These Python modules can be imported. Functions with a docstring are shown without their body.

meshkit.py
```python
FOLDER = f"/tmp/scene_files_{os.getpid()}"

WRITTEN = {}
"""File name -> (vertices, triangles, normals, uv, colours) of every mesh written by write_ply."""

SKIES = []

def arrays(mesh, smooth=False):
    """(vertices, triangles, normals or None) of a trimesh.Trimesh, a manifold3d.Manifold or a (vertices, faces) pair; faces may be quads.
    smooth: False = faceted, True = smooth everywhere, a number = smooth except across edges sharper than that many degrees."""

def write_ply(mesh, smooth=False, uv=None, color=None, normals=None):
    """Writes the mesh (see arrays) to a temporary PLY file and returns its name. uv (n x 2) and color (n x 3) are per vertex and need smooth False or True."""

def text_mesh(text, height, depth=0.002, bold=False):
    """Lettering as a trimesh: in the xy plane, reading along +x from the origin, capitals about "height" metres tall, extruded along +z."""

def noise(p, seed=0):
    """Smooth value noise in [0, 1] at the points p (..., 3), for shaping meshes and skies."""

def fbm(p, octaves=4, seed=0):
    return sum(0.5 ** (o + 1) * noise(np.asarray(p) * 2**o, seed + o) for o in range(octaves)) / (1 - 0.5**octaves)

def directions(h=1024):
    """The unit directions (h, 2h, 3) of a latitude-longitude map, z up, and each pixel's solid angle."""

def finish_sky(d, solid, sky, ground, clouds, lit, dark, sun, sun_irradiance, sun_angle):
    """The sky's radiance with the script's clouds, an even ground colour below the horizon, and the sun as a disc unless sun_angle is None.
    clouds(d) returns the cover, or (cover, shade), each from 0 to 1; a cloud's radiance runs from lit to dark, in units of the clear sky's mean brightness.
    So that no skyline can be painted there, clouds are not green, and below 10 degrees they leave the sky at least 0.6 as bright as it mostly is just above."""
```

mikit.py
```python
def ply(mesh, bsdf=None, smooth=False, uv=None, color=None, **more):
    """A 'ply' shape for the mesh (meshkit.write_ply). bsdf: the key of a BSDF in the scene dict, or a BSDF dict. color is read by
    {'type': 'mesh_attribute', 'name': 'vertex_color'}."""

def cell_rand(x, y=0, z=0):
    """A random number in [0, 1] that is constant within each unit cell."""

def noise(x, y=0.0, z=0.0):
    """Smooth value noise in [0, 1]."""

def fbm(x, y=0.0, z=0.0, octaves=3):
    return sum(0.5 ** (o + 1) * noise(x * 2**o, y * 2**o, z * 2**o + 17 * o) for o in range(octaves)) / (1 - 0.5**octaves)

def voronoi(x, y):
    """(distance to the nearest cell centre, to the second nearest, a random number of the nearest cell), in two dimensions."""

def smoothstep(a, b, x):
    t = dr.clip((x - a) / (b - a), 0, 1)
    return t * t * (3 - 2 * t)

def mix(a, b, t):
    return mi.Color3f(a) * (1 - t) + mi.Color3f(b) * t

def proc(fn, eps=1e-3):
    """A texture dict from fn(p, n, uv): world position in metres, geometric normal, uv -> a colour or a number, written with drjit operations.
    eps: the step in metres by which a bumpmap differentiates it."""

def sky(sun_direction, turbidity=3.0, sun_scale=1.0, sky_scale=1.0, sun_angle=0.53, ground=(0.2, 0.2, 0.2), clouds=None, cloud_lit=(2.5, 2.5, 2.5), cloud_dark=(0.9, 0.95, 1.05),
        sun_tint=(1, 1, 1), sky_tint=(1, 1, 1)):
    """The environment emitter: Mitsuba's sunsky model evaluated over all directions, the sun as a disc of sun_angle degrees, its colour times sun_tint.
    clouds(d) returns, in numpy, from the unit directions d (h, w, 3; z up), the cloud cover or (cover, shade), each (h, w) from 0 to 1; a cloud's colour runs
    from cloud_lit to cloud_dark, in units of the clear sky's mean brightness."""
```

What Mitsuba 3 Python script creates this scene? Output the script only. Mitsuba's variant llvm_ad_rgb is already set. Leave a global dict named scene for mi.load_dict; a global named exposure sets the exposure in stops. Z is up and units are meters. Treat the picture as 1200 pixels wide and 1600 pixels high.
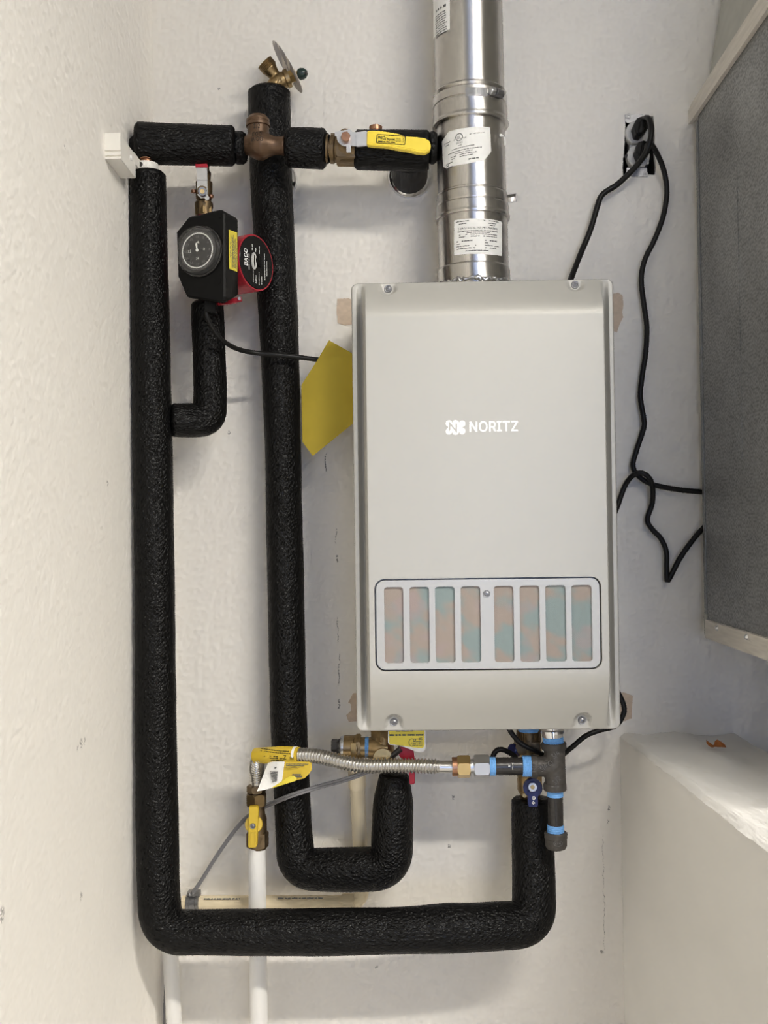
import math
import numpy as np
import trimesh
import manifold3d as m3
import shapely
from shapely.geometry import Polygon, Point, LineString, box as sbox
from shapely import affinity
import drjit as dr
import mitsuba as mi
import meshkit
import mikit
from mikit import noise, fbm, smoothstep, mix, proc

T = mi.ScalarTransform4f
scene = {"type": "scene"}
labels = {}
rng = np.random.default_rng(7)

# ------------------------------------------------------------------ camera
FPX = 1617.0                                   # focal length in pixels of the 1200 x 1600 frame
CAM = np.array([0.0, -1.62, 1.45])             # 1.62 m in front of the back wall (the plane y = 0)
YAW, PITCH, ROLL = math.atan(38 / FPX), math.atan(28 / FPX), math.radians(0.74)
FWD = np.array([-math.sin(YAW) * math.cos(PITCH), math.cos(YAW) * math.cos(PITCH), math.sin(PITCH)])
_r = np.array([math.cos(YAW), math.sin(YAW), 0.0])
_d = -np.cross(_r, FWD)
RIGHT = math.cos(ROLL) * _r + math.sin(ROLL) * _d
DOWN = -math.sin(ROLL) * _r + math.cos(ROLL) * _d
scene["camera"] = {"type": "perspective", "fov": math.degrees(2 * math.atan(600 / FPX)), "fov_axis": "x", "near_clip": 0.05, "far_clip": 60.0,
                   "to_world": T().look_at(origin=CAM.tolist(), target=(CAM + FWD).tolist(), up=(-DOWN).tolist())}
# ------------------------------------------------------------------ light
exposure = -0.90
DAY_COOL = (1.2, 3.4, 9.2)                     # frosted window, behind the camera
LAMP = (350.0, 331.0, 298.0)                      # ceiling lamp in front of the wall, to the right (its light is blocked by the duct at the far right)
LAMP_FAR = (320.0, 305.0, 277.0)                  # second ceiling lamp, farther back


# ------------------------------------------------------------------ helpers: pixels of the photograph to points at a known depth
def P(px, py, y=0.0):
    d = FPX * FWD + (px - 600) * RIGHT + (py - 800) * DOWN
    return CAM + d * ((y - CAM[1]) / d[1])


def PP(px, py, o, n):
    d = FPX * FWD + (px - 600) * RIGHT + (py - 800) * DOWN
    return CAM + d * (np.dot(np.subtract(o, CAM), n) / np.dot(d, n))


def S(y):
    return (1.62 + y) / FPX


def unit(v):
    v = np.asarray(v, float)
    return v / np.linalg.norm(v)


def frame(o, z, up=(0, 0, 1)):
    z = unit(z)
    x = np.cross(up, z)
    x = unit(x) if np.linalg.norm(x) > 1e-6 else np.array([1.0, 0, 0])
    M = np.eye(4)
    M[:3, 0], M[:3, 1], M[:3, 2], M[:3, 3] = x, np.cross(z, x), z, o
    return M


def facing(o):
    """local x right, y up, z towards the viewer (-Y)"""
    return frame(o, (0, -1, 0))


def put(mesh, M):
    mesh = mesh.copy()
    mesh.apply_transform(M)
    return mesh


def cat(*ms):
    return trimesh.util.concatenate(list(ms))


def tm(man):
    m = man.to_mesh()
    return trimesh.Trimesh(np.array(m.vert_properties[:, :3]), np.array(m.tri_verts), process=False)


def mm(mesh):
    mesh = mesh.copy()
    mesh.merge_vertices()
    return m3.Manifold(m3.Mesh(np.array(mesh.vertices, np.float32), np.array(mesh.faces, np.uint32)))


def box3(x0, x1, y0, y1, z0, z1, b=0.0):
    """box between two corners, edges chamfered by b"""
    if b <= 0:
        return trimesh.creation.box(bounds=[[x0, y0, z0], [x1, y1, z1]])
    pts = []
    for X in ((x0, b), (x1, -b)):
        for Y in ((y0, b), (y1, -b)):
            for Z in ((z0, b), (z1, -b)):
                k = b * 0.3
                s = np.sign([X[1], Y[1], Z[1]])
                c = np.array([X[0], Y[0], Z[0]])
                for a in ((0, 1, 1), (1, 0, 1), (1, 1, 0), (.3, .3, 1), (1, .3, .3), (.3, 1, .3)):
                    pts.append(c + s * np.array(a) * b)
    return trimesh.Trimesh(pts).convex_hull


def extrude(poly, depth):
    return cat(*[trimesh.creation.extrude_polygon(g, depth, engine="earcut") for g in getattr(poly, "geoms", [poly]) if g.area > 0])


def plate(poly, depth, bevel=0.0):
    """local xy outline, z from 0 (back) to depth (front, edge stepped in by the bevel in three small steps)"""
    if bevel <= 0:
        return extrude(poly, depth)
    parts = [extrude(poly, depth - bevel)]
    for k, (a, z) in enumerate(((0.12, 0.4), (0.4, 0.75), (1.0, 1.0))):
        p = poly.buffer(-bevel * a)
        if p.is_empty:
            break
        parts.append(extrude(p, depth - bevel + bevel * z))
    return cat(*parts)


def hullplate(poly, depth, bevel):
    """convex outline with a true chamfer on its front edge"""
    c = np.array(poly.exterior.coords)[:-1]
    i = np.array(poly.buffer(-bevel).exterior.coords)[:-1]
    pts = np.vstack([np.c_[c, 0 * c[:, 0]], np.c_[c, 0 * c[:, 0] + depth - bevel], np.c_[i, 0 * i[:, 0] + depth]])
    return trimesh.Trimesh(pts).convex_hull


def rrect(x0, y0, x1, y1, r, n=6):
    return sbox(x0 + r, y0 + r, x1 - r, y1 - r).buffer(r, quad_segs=n)


def lathe(prof, n=32, sharp=True):
    """profile [(r, z)]: rings doubled at every corner, so it can be smooth-shaded; returns (mesh, uv)"""
    th = np.linspace(0, 2 * np.pi, n + 1)
    V, F, UV = [], [], []
    for (r0, z0), (r1, z1) in zip(prof[:-1], prof[1:]):
        k = sum(map(len, V))
        for r, z in ((r0, z0), (r1, z1)):
            V.append(np.c_[r * np.cos(th), r * np.sin(th), 0 * th + z])
            UV.append(np.c_[th / (2 * np.pi), 0 * th + z * 4])
        a = np.arange(n)
        F.append(np.vstack([np.c_[k + a, k + a + 1, k + n + 2 + a], np.c_[k + a, k + n + 2 + a, k + n + 1 + a]]))
    return trimesh.Trimesh(np.vstack(V), np.vstack(F), process=False), np.vstack(UV)


def turned(p0, p1, prof, n=28):
    """lathe along p0 -> p1; profile [(t in 0..1 along the axis, r in metres)], plain mesh (to be shaded with a smoothing angle)"""
    p0, p1 = np.asarray(p0), np.asarray(p1)
    L = np.linalg.norm(p1 - p0)
    pr = [(r, t * L) for t, r in prof]
    if pr[0][0] > 1e-9:
        pr = [(0.0, pr[0][1])] + pr
    if pr[-1][0] > 1e-9:
        pr = pr + [(0.0, pr[-1][1])]
    m = trimesh.creation.revolve(np.array(pr), sections=n)
    return put(m, frame(p0, p1 - p0, (0, 0, 1) if abs(unit(p1 - p0)[2]) < 0.9 else (0, 1, 0)))


def hexagon(p0, p1, r, ch=0.12, rot=0.0, sides=6):
    """hexagonal nut from p0 to p1, r to the corners, its end corners rounded off"""
    p0, p1 = np.asarray(p0), np.asarray(p1)
    L = np.linalg.norm(p1 - p0)
    a = np.arange(sides) * 2 * np.pi / sides + rot
    h = m3.Manifold.extrude(m3.CrossSection([np.c_[r * np.cos(a), r * np.sin(a)]]), L)
    c = min(ch * r * 2, L * .4)
    cone = m3.Manifold.revolve(m3.CrossSection([np.array([(0, 0), (r * (1 - ch), 0), (r * 1.01, c * .6), (r * 1.01, L - c * .6), (r * (1 - ch), L), (0, L)])]), 36)
    return put(tm(h ^ cone), frame(p0, p1 - p0, (0, 0, 1) if abs(unit(p1 - p0)[2]) < 0.9 else (0, 1, 0)))


def fillet(pts, rad, step):
    """polyline of (x, y, z, r...) with corners rounded by rad (a number or one per point), resampled at step"""
    pts = np.asarray(pts, float)
    rad = np.broadcast_to(rad, len(pts))
    out = [pts[0]]
    for i in range(1, len(pts) - 1):
        a, b, c = pts[i - 1], pts[i], pts[i + 1]
        la, lc = np.linalg.norm((b - a)[:3]), np.linalg.norm((c - b)[:3])
        k = min(rad[i], la * .48, lc * .48)
        p, q = b + (a - b) * k / la, b + (c - b) * k / lc
        for t in np.linspace(0, 1, 14):
            out.append((1 - t) ** 2 * p + 2 * t * (1 - t) * b + t * t * q)
    out.append(pts[-1])
    return resample(np.array(out), step)


def resample(pts, step):
    s = np.r_[0, np.cumsum(np.linalg.norm(np.diff(pts[:, :3], axis=0), axis=1))]
    keep = np.r_[True, np.diff(s) > 1e-9]
    pts, s = pts[keep], s[keep]
    u = np.linspace(0, s[-1], max(3, int(s[-1] / step) + 1))
    return np.c_[tuple(np.interp(u, s, pts[:, k]) for k in range(pts.shape[1]))]


def spline(pts, step):
    """Catmull-Rom through the points, resampled at step"""
    pts = np.asarray(pts, float)
    e = np.vstack([2 * pts[0] - pts[1], pts, 2 * pts[-1] - pts[-2]])
    out = []
    for i in range(1, len(e) - 2):
        p0, p1, p2, p3 = e[i - 1:i + 3]
        for t in np.linspace(0, 1, 12, endpoint=False):
            out.append(.5 * ((2 * p1) + (p2 - p0) * t + (2 * p0 - 5 * p1 + 4 * p2 - p3) * t * t + (3 * p1 - p0 - 3 * p2 + p3) * t ** 3))
    out.append(pts[-1])
    return resample(np.array(out), step)


def tube(path, r=None, n=16, rough=0.0, seed=0, round_end=0.0):
    """swept tube along a resampled path (x, y, z[, r]); rough: relative waviness; closed ends (rounded by round_end metres)"""
    p = path[:, :3]
    R = path[:, 3] if r is None else np.broadcast_to(r, len(p))
    R = np.array(R, float)
    t = np.gradient(p, axis=0)
    t /= np.linalg.norm(t, axis=1, keepdims=True)
    nrm = np.cross(t[0], [0.3, 1, 0.2])
    nrm /= np.linalg.norm(nrm)
    N = []
    for k in range(len(p)):
        nrm = nrm - t[k] * np.dot(nrm, t[k])
        nrm /= np.linalg.norm(nrm)
        N.append(nrm)
    N = np.array(N)
    B = np.cross(t, N)
    s = np.r_[0, np.cumsum(np.linalg.norm(np.diff(p, axis=0), axis=1))]
    if round_end > 0:
        for dist in (s, s[-1] - s):
            w = np.clip(dist / round_end, 0, 1)
            R = R * (0.86 + 0.14 * np.sqrt(1 - (1 - w) ** 2))
    th = np.arange(n) * 2 * np.pi / n
    ring = N[:, None] * np.cos(th)[None, :, None] + B[:, None] * np.sin(th)[None, :, None]
    rr = np.broadcast_to(R[:, None], (len(p), n)).copy()
    if rough:
        rr *= 1 + rough * (meshkit.fbm((p[:, None] + ring * R[:, None, None]) * 18, 2, seed) - .5) * 2
    V = p[:, None] + ring * rr[..., None]
    V = np.vstack([V.reshape(-1, 3), p[:1], p[-1:]])
    a, k = np.meshgrid(np.arange(len(p) - 1), np.arange(n), indexing="ij")
    a, k = a.ravel(), k.ravel()
    k2 = (k + 1) % n
    q = np.c_[a * n + k, a * n + k2, (a + 1) * n + k2, (a + 1) * n + k]
    F = np.vstack([q[:, [0, 1, 2]], q[:, [0, 2, 3]]])
    j = np.arange(n)
    c0, c1, l = len(p) * n, len(p) * n + 1, (len(p) - 1) * n
    F = np.vstack([F, np.c_[(j + 1) % n, j, 0 * j + c0], np.c_[l + j, l + (j + 1) % n, 0 * j + c1]])
    return trimesh.Trimesh(V, F, process=False)


def pxpath(pts):
    """[(px, py, y, diameter in px)] -> (x, y, z, r)"""
    return [np.r_[P(a, b, y), w * S(y) / 2] for a, b, y, w in pts]


def slab(pts, y, depth, bevel=0.0, r=0.0, convex=False):
    """outline given as seen, its front on the plane y, extruded away from the viewer by depth"""
    o = P(*pts[0], y)
    poly = Polygon([((P(a, b, y) - o)[0], (P(a, b, y) - o)[2]) for a, b in pts])
    if r:
        poly = poly.buffer(-r).buffer(r, quad_segs=5)
    m = hullplate(poly, depth, bevel) if convex else plate(poly, depth, bevel)
    return put(m, facing(o + np.array([0, depth, 0])))


def wire(a, b, y0, y1, r, n=10):
    return tube(resample(np.array([P(*a, y0), P(*b, y1)]), 0.01), r, n)


def text(s, h, w=None, depth=0.0004, bold=False):
    """lettering centred on the origin, capitals h tall, squeezed to the width w"""
    m = meshkit.text_mesh(s, h, depth, bold)
    lo, hi = m.bounds
    k = 1.0 if w is None else w / (hi[0] - lo[0])
    m.apply_transform(np.diag([k, 1, 1, 1]) @ trimesh.transformations.translation_matrix([-(lo[0] + hi[0]) / 2, -h / 2, 0]))
    return m


def greek(x0, x1, y, h, g, depth=0.0003, words=6, align=None):
    """one line of print too small to read: short bars"""
    out, n = [], max(1, words)
    cuts = np.sort(np.r_[0, g.random(n - 1), 1]) if n > 1 else np.array([0, 1.0])
    cuts = .5 * cuts + .5 * np.linspace(0, 1, n + 1)
    for a, b in zip(cuts[:-1], cuts[1:]):
        xa, xb = x0 + (x1 - x0) * a, x0 + (x1 - x0) * b - h * .7
        if xb > xa:
            out.append(box3(xa, xb, y - h / 2, y + h / 2, 0, depth))
    return cat(*out)


def add(key, mesh, bsdf, smooth=30, uv=None, **more):
    """one entry of the scene; a key that is taken gets the next number"""
    base, k = key, 0
    while key in scene:
        k += 1
        key = f"{base}_{k:03d}"
    if uv is not None:
        smooth = True
    scene[key] = mikit.ply(mesh, bsdf, smooth, uv=uv, **more)
    return key


def tag(key, label, category=None, group=None, kind=None):
    d = {"label": label}
    if category:
        d["category"] = category
    if group:
        d["group"] = group
    if kind:
        d["kind"] = kind
    labels[key] = d


def struct(key, mesh, bsdf, label, smooth=False, **more):
    add(key, mesh, bsdf, smooth, **more)
    labels[key] = {"label": label, "kind": "structure"}


# ------------------------------------------------------------------ materials
def rgb(c):
    return {"type": "rgb", "value": list(map(float, c))} if np.ndim(c) else {"type": "rgb", "value": [float(c)] * 3}


def mat(key, color, rough=0.5, metal=0.0, spec=0.5, coat=0.0, sheen=0.0, bump=None, bscale=1.0, two=True):
    b = {"type": "principled", "base_color": color if isinstance(color, dict) else rgb(color), "roughness": rough, "metallic": metal, "specular": spec}
    if coat:
        b.update(clearcoat=coat, clearcoat_gloss=0.8)
    if sheen:
        b["sheen"] = sheen
    if bump:
        b = {"type": "bumpmap", "arbitrary": bump, "scale": bscale, "bsdf": b}
    scene[key] = {"type": "twosided", "bsdf": b} if two else b


# scuffs and specks on the paint, each at the place where the photograph shows it: (x, z, half length along z, half width)
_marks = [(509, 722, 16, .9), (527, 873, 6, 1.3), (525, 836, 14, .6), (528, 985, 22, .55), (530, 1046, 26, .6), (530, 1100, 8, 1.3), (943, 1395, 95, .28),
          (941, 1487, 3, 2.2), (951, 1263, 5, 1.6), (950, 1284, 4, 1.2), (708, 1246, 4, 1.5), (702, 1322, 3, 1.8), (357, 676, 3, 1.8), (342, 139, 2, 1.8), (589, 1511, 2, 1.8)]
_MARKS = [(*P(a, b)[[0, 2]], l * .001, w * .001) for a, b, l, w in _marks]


def wall_color(p, n, uv):
    v = fbm(p.x * 2.2, p.y * 2.2, p.z * 2.2, 3) - .5
    base = mi.Color3f(.80, .775, .728) * (1 + v * .05)
    d = mi.Float(0)
    j = noise(p.x * 900, 3.0, p.z * 500)
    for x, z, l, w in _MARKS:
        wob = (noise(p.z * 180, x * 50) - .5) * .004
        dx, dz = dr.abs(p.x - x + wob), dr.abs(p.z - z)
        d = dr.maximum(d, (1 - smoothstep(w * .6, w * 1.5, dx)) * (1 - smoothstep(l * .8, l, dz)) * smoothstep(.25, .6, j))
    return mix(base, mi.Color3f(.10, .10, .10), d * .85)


_lm = [(126, 1162, 5), (131, 1158, 4), (121, 1170, 3), (167, 755, 3), (126, 1401, 4), (2, 1430, 6), (100, 230, 2)]
_LM = []
for _a, _b, _w in _lm:
    q = PP(_a, _b, P(237, 0), (1, 0, 0))
    _LM.append((q[1], q[2], _w * .0009))


def left_color(p, n, uv):
    v = fbm(p.x * 2.2, p.y * 2.2, p.z * 2.2, 3) - .5
    base = mi.Color3f(.80, .775, .728) * (1 + v * .04)
    d = mi.Float(0)
    j = noise(p.y * 700, 3.0, p.z * 500)
    for y, z, w in _LM:
        dd = dr.sqrt(dr.square(p.y - y) + dr.square((p.z - z) * .7))
        d = dr.maximum(d, (1 - smoothstep(w * .5, w * 1.4, dd)) * smoothstep(.35, .6, j))
    return mix(base, mi.Color3f(.2, .19, .18), d * .7)


mat("m_wall", proc(wall_color), .75, spec=.3)
mat("m_wall_left", proc(left_color), .75, spec=.3)


def ledge_height(p, n, uv):
    return fbm(p.x * 60, p.y * 25, p.z * 60, 4) * .003 + noise(p.x * 420, p.y * 130, p.z * 420) * .0013


def ledge_color(p, n, uv):
    v = fbm(p.x * 9, p.y * 5, p.z * 9, 4)
    g = smoothstep(.62, .72, fbm(p.x * 70, p.y * 30, p.z * 70, 3)) * smoothstep(.5, .9, n.z)
    return mix(mi.Color3f(.64, .63, .61) * (.94 + v * .12), mi.Color3f(.60, .58, .54), g * .4)


def ledge_smooth(p, n, uv):
    return fbm(p.x * 40, p.y * 40, p.z * 40, 3) * .0007


mat("m_ledge", proc(ledge_color), .8, spec=.3, bump=proc(ledge_height, 1e-3))
mat("m_stub", proc(ledge_color), .75, spec=.3, bump=proc(ledge_smooth, 1e-3))
mat("m_bare", proc(lambda p, n, uv: mi.Color3f(.58, .47, .37) * (.85 + .3 * fbm(p.x * 180, p.y * 180, p.z * 180, 3))), .9, spec=.2)
mat("m_added_cabinet", (.055, .06, .07), .6)
mat("m_ceiling", (.40, .41, .42), .9, spec=.2)
mat("m_floor", proc(lambda p, n, uv: mi.Color3f(.68, .67, .65) * (.8 + .4 * fbm(p.x * 4, p.y * 4, 0., 4))), .7)
mat("m_farwall", (.22, .225, .235), .85, spec=.2)


def foam_height(p, n, uv):
    a = noise(p.x * 350, p.y * 350, p.z * 350)
    b = noise(p.x * 680 + 5, p.y * 680, p.z * 680)
    return a * a * .0021 + b * .0010


mat("m_foam", proc(lambda p, n, uv: mi.Color3f(.004, .004, .0042) * (.6 + .8 * fbm(p.x * 240, p.y * 240, p.z * 240, 2))), .33, spec=.22, bump=proc(foam_height, 3e-4))
mat("m_foam_cut", .006, .9, spec=.1)
mat("m_cover", (.475, .465, .43), .46, metal=.2, spec=.5)
mat("m_grille", (.49, .485, .465), .4, metal=.25, spec=.5)
mat("m_dark", .01, .6)


def mesh_color(p, n, uv):
    a = fbm(p.x * 34 + p.z * 14, p.y * 3, p.z * 30, 3)
    b = fbm(p.x * 26 + 9, p.y * 3, p.z * 26 + 4, 3)
    c = mix(mi.Color3f(.34, .285, .25), mi.Color3f(.24, .30, .30), smoothstep(.40, .60, a))
    c = mix(c, mi.Color3f(.36, .29, .29), smoothstep(.52, .66, b) * .6)
    hx = dr.sin(p.x * 2 * math.pi / .0022) * dr.sin(p.z * 2 * math.pi / .0022)
    return c * (.92 + .16 * hx)


mat("m_screen", proc(mesh_color), .6, spec=.3)
mat("m_white", (.86, .86, .84), .5)
mat("m_logo", (.92, .92, .90), .45)
mat("m_screw", (.30, .30, .31), .42, metal=1.0)
mat("m_chrome", (.82, .82, .84), .08, metal=1.0)
mat("m_zinc", (.66, .67, .69), .32, metal=1.0)
scene["m_steel"] = {"type": "twosided", "bsdf": {"type": "roughconductor", "material": "none", "specular_reflectance": rgb((.66, .64, .61)), "alpha_u": .045, "alpha_v": .27, "distribution": "ggx"}}
mat("m_corrugated", (.66, .645, .61), .26, metal=1.0)
mat("m_band", (.62, .60, .57), .25, metal=1.0)


def grain(c, k, amt):
    return proc(lambda p, n, uv: mi.Color3f(*c) * (1 - amt / 2 + amt * fbm(p.x * k, p.y * k, p.z * k, 3)))


mat("m_brass", grain((.33, .235, .12), 120, .6), .36, metal=1.0)
mat("m_brass_bright", (.66, .48, .22), .25, metal=1.0)
mat("m_brass_dark", grain((.19, .135, .075), 110, .7), .42, metal=.9)
mat("m_bronze", grain((.115, .068, .040), 90, .6), .42, metal=.55)
mat("m_letter_shade", (.030, .020, .014), .6)  # dark colour stands in for the shade of the cast letters
mat("m_copper", grain((.40, .215, .13), 110, .6), .35, metal=1.0)
mat("m_iron", proc(lambda p, n, uv: mi.Color3f(.070, .064, .058) * (.7 + .6 * fbm(p.x * 200, p.y * 200, p.z * 200, 3))), .5, metal=.3, bump=proc(lambda p, n, uv: noise(p.x * 800, p.y * 800, p.z * 800) * .0003, 4e-4))
mat("m_iron_gloss", grain((.022, .02, .019), 300, .8), .28, spec=.6)
mat("m_iron_mark", (.13, .125, .12), .5, metal=.3)
mat("m_tape", proc(lambda p, n, uv: mi.Color3f(.16, .40, .80) * (.85 + .3 * noise(p.x * 500, p.y * 500, p.z * 500))), .5)
mat("m_yellow", (.60, .425, .035), .42)
mat("m_yellow_grip", (.86, .66, .05), .38)
mat("m_label_yellow", (.72, .60, .06), .5)
mat("m_ink", .012, .7, spec=.2)
mat("m_ink_soft", .10, .7, spec=.2)
mat("m_sticker", (.80, .80, .77), .5)
mat("m_black_plastic", .006, .42, spec=.12)
mat("m_black_rubber", .008, .38, spec=.25)
mat("m_black_gloss", .007, .2, spec=.2)
mat("m_dial", .03, .5, spec=.2)
mat("m_print", (.62, .62, .60), .5)
mat("m_print_dim", (.13, .13, .13), .5)
mat("m_red", (.36, .016, .03), .35)
mat("m_red_handle", (.42, .012, .03), .38)
mat("m_blue", (.006, .012, .085), .3)
mat("m_cream", grain((.76, .66, .47), 30, .12), .4)
mat("m_pvc_white", (.80, .79, .765), .38)
mat("m_white_plastic", (.82, .80, .745), .45)
mat("m_grey_wire", (.21, .21, .22), .45)
mat("m_grey_face", (.50, .50, .49), .45)
mat("m_board", grain((.36, .36, .33), 40, .2), .7)
mat("m_strip", proc(lambda p, n, uv: mi.Color3f(.54, .51, .465) * (.82 + .36 * fbm(p.x * 160, p.y * 22, p.z * 160, 3))), .7)
mat("m_paper", {"type": "rgb", "value": [.47, .36, .045]}, .7, spec=.2)
mat("m_leaf", grain((.33, .115, .03), 200, .6), .7)
mat("m_green_knob", (.012, .03, .027), .3)
mat("m_tag", proc(lambda p, n, uv: mix(mi.Color3f(.62, .58, .54), mi.Color3f(.14, .14, .17), smoothstep(.52, .66, noise(p.x * 500 + p.z * 260, 0., p.z * 60 - p.x * 90)) * .7)), .5)


def galv_color(p, n, uv):
    d = noise(p.y * 260, p.x * 380, p.z * 400)
    v = fbm(p.y * 12, p.x * 12, p.z * 7, 3)
    return mi.Color3f(.31, .315, .31) * (.62 + .5 * d) * (.7 + .6 * v)


mat("m_galv", proc(galv_color), .42, metal=.75, bump=proc(lambda p, n, uv: noise(p.x * 420, p.y * 290, p.z * 420) * .0006, 4e-4))
scene["m_glass"] = {"type": "thindielectric", "int_ior": 1.5}

# ------------------------------------------------------------------ the setting
XL = P(237, 0)[0]                              # left wall
CEIL, FRONT, XR = 2.85, -7.0, 5.8
HOLE = [(977, 184), (990, 181), (1006, 182), (1021, 181), (1023, 200), (1023, 240), (1025, 262), (1023, 273), (1000, 274), (973, 274), (972, 262), (974, 240), (976, 212)]
_hole = Polygon([(P(a, b)[0], P(a, b)[2]) for a, b in HOLE])
_wp = Polygon([(XL - .12, 0), (XR, 0), (XR, CEIL), (XL - .12, CEIL)])
# the part of the walls in view carries the plaster's orange-peel texture as real relief, 2.3 mm grid
GRID = .0023


def plaster(u, v, seed, skip=None):
    """relief (0 to 1 mm) on the grid u x v; 0 along the rim and round the rectangle skip"""
    U, V = np.meshgrid(u, v, indexing="ij")
    q = np.stack([U, V, np.zeros_like(U)], -1)
    h = .62 * meshkit.noise(q * 165, seed) + .38 * meshkit.noise(q * 330, seed + 1)
    h = np.clip((h - .30) / .45, 0, 1)
    h = h * (.55 + .45 * meshkit.fbm(q * 7, 3, seed + 2)) * .0017
    e = np.minimum(np.minimum(U - u[0], u[-1] - U), np.minimum(V - v[0], v[-1] - V))
    if skip:
        a, b, c, d = skip
        e = np.minimum(e, np.maximum(np.maximum(a - U, U - c), np.maximum(b - V, V - d)))
    return U, V, h * np.clip(e / .006, 0, 1)


def grid_faces(nu, nv, drop=None):
    a, b = np.meshgrid(np.arange(nu - 1), np.arange(nv - 1), indexing="ij")
    keep = np.ones(a.shape, bool)
    if drop:
        keep[drop[0]:drop[2], drop[1]:drop[3]] = False
    a, b = a[keep], b[keep]
    q = np.c_[a * nv + b, (a + 1) * nv + b, (a + 1) * nv + b + 1, a * nv + b + 1]
    return np.vstack([q[:, [0, 1, 2]], q[:, [0, 2, 3]]])


ub = XL + GRID * np.arange(int((.62 - XL) / GRID))
vb = .58 + GRID * np.arange(int(1.76 / GRID))
_hb = _hole.bounds
iu0, iv0 = int((_hb[0] - XL) / GRID) - 2, int((_hb[1] - .58) / GRID) - 2
iu1, iv1 = int((_hb[2] - XL) / GRID) + 3, int((_hb[3] - .58) / GRID) + 3
U, V, hgt = plaster(ub, vb, 21, (ub[iu0], vb[iv0], ub[iu1], vb[iv1]))
wall_view = trimesh.Trimesh(np.c_[U.ravel(), -hgt.ravel(), V.ravel()], grid_faces(len(ub), len(vb), (iu0, iv0, iu1, iv1)), process=False)
_view = sbox(ub[0], vb[0], ub[-1], vb[-1])
_patch = sbox(ub[iu0], vb[iv0], ub[iu1], vb[iv1]).difference(_hole)
add("wall_back__plaster", wall_view, "m_wall", True)
add("wall_back__outlet_surround", put(extrude(_patch, .012), facing((0, .012, 0))), "m_wall", False)
add("wall_back__wall", put(extrude(_wp.difference(_view), .12), facing((0, .12, 0))), "m_wall", False)
add("wall_back__core", put(extrude(_view.difference(_hole.buffer(.004)), .10), facing((0, .12, 0))), "m_wall", False)
labels["wall_back"] = {"label": "white textured plaster back wall behind the water heater and pipes", "kind": "structure"}
ul = -.70 + GRID * np.arange(int(.7 / GRID) + 1)
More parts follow.
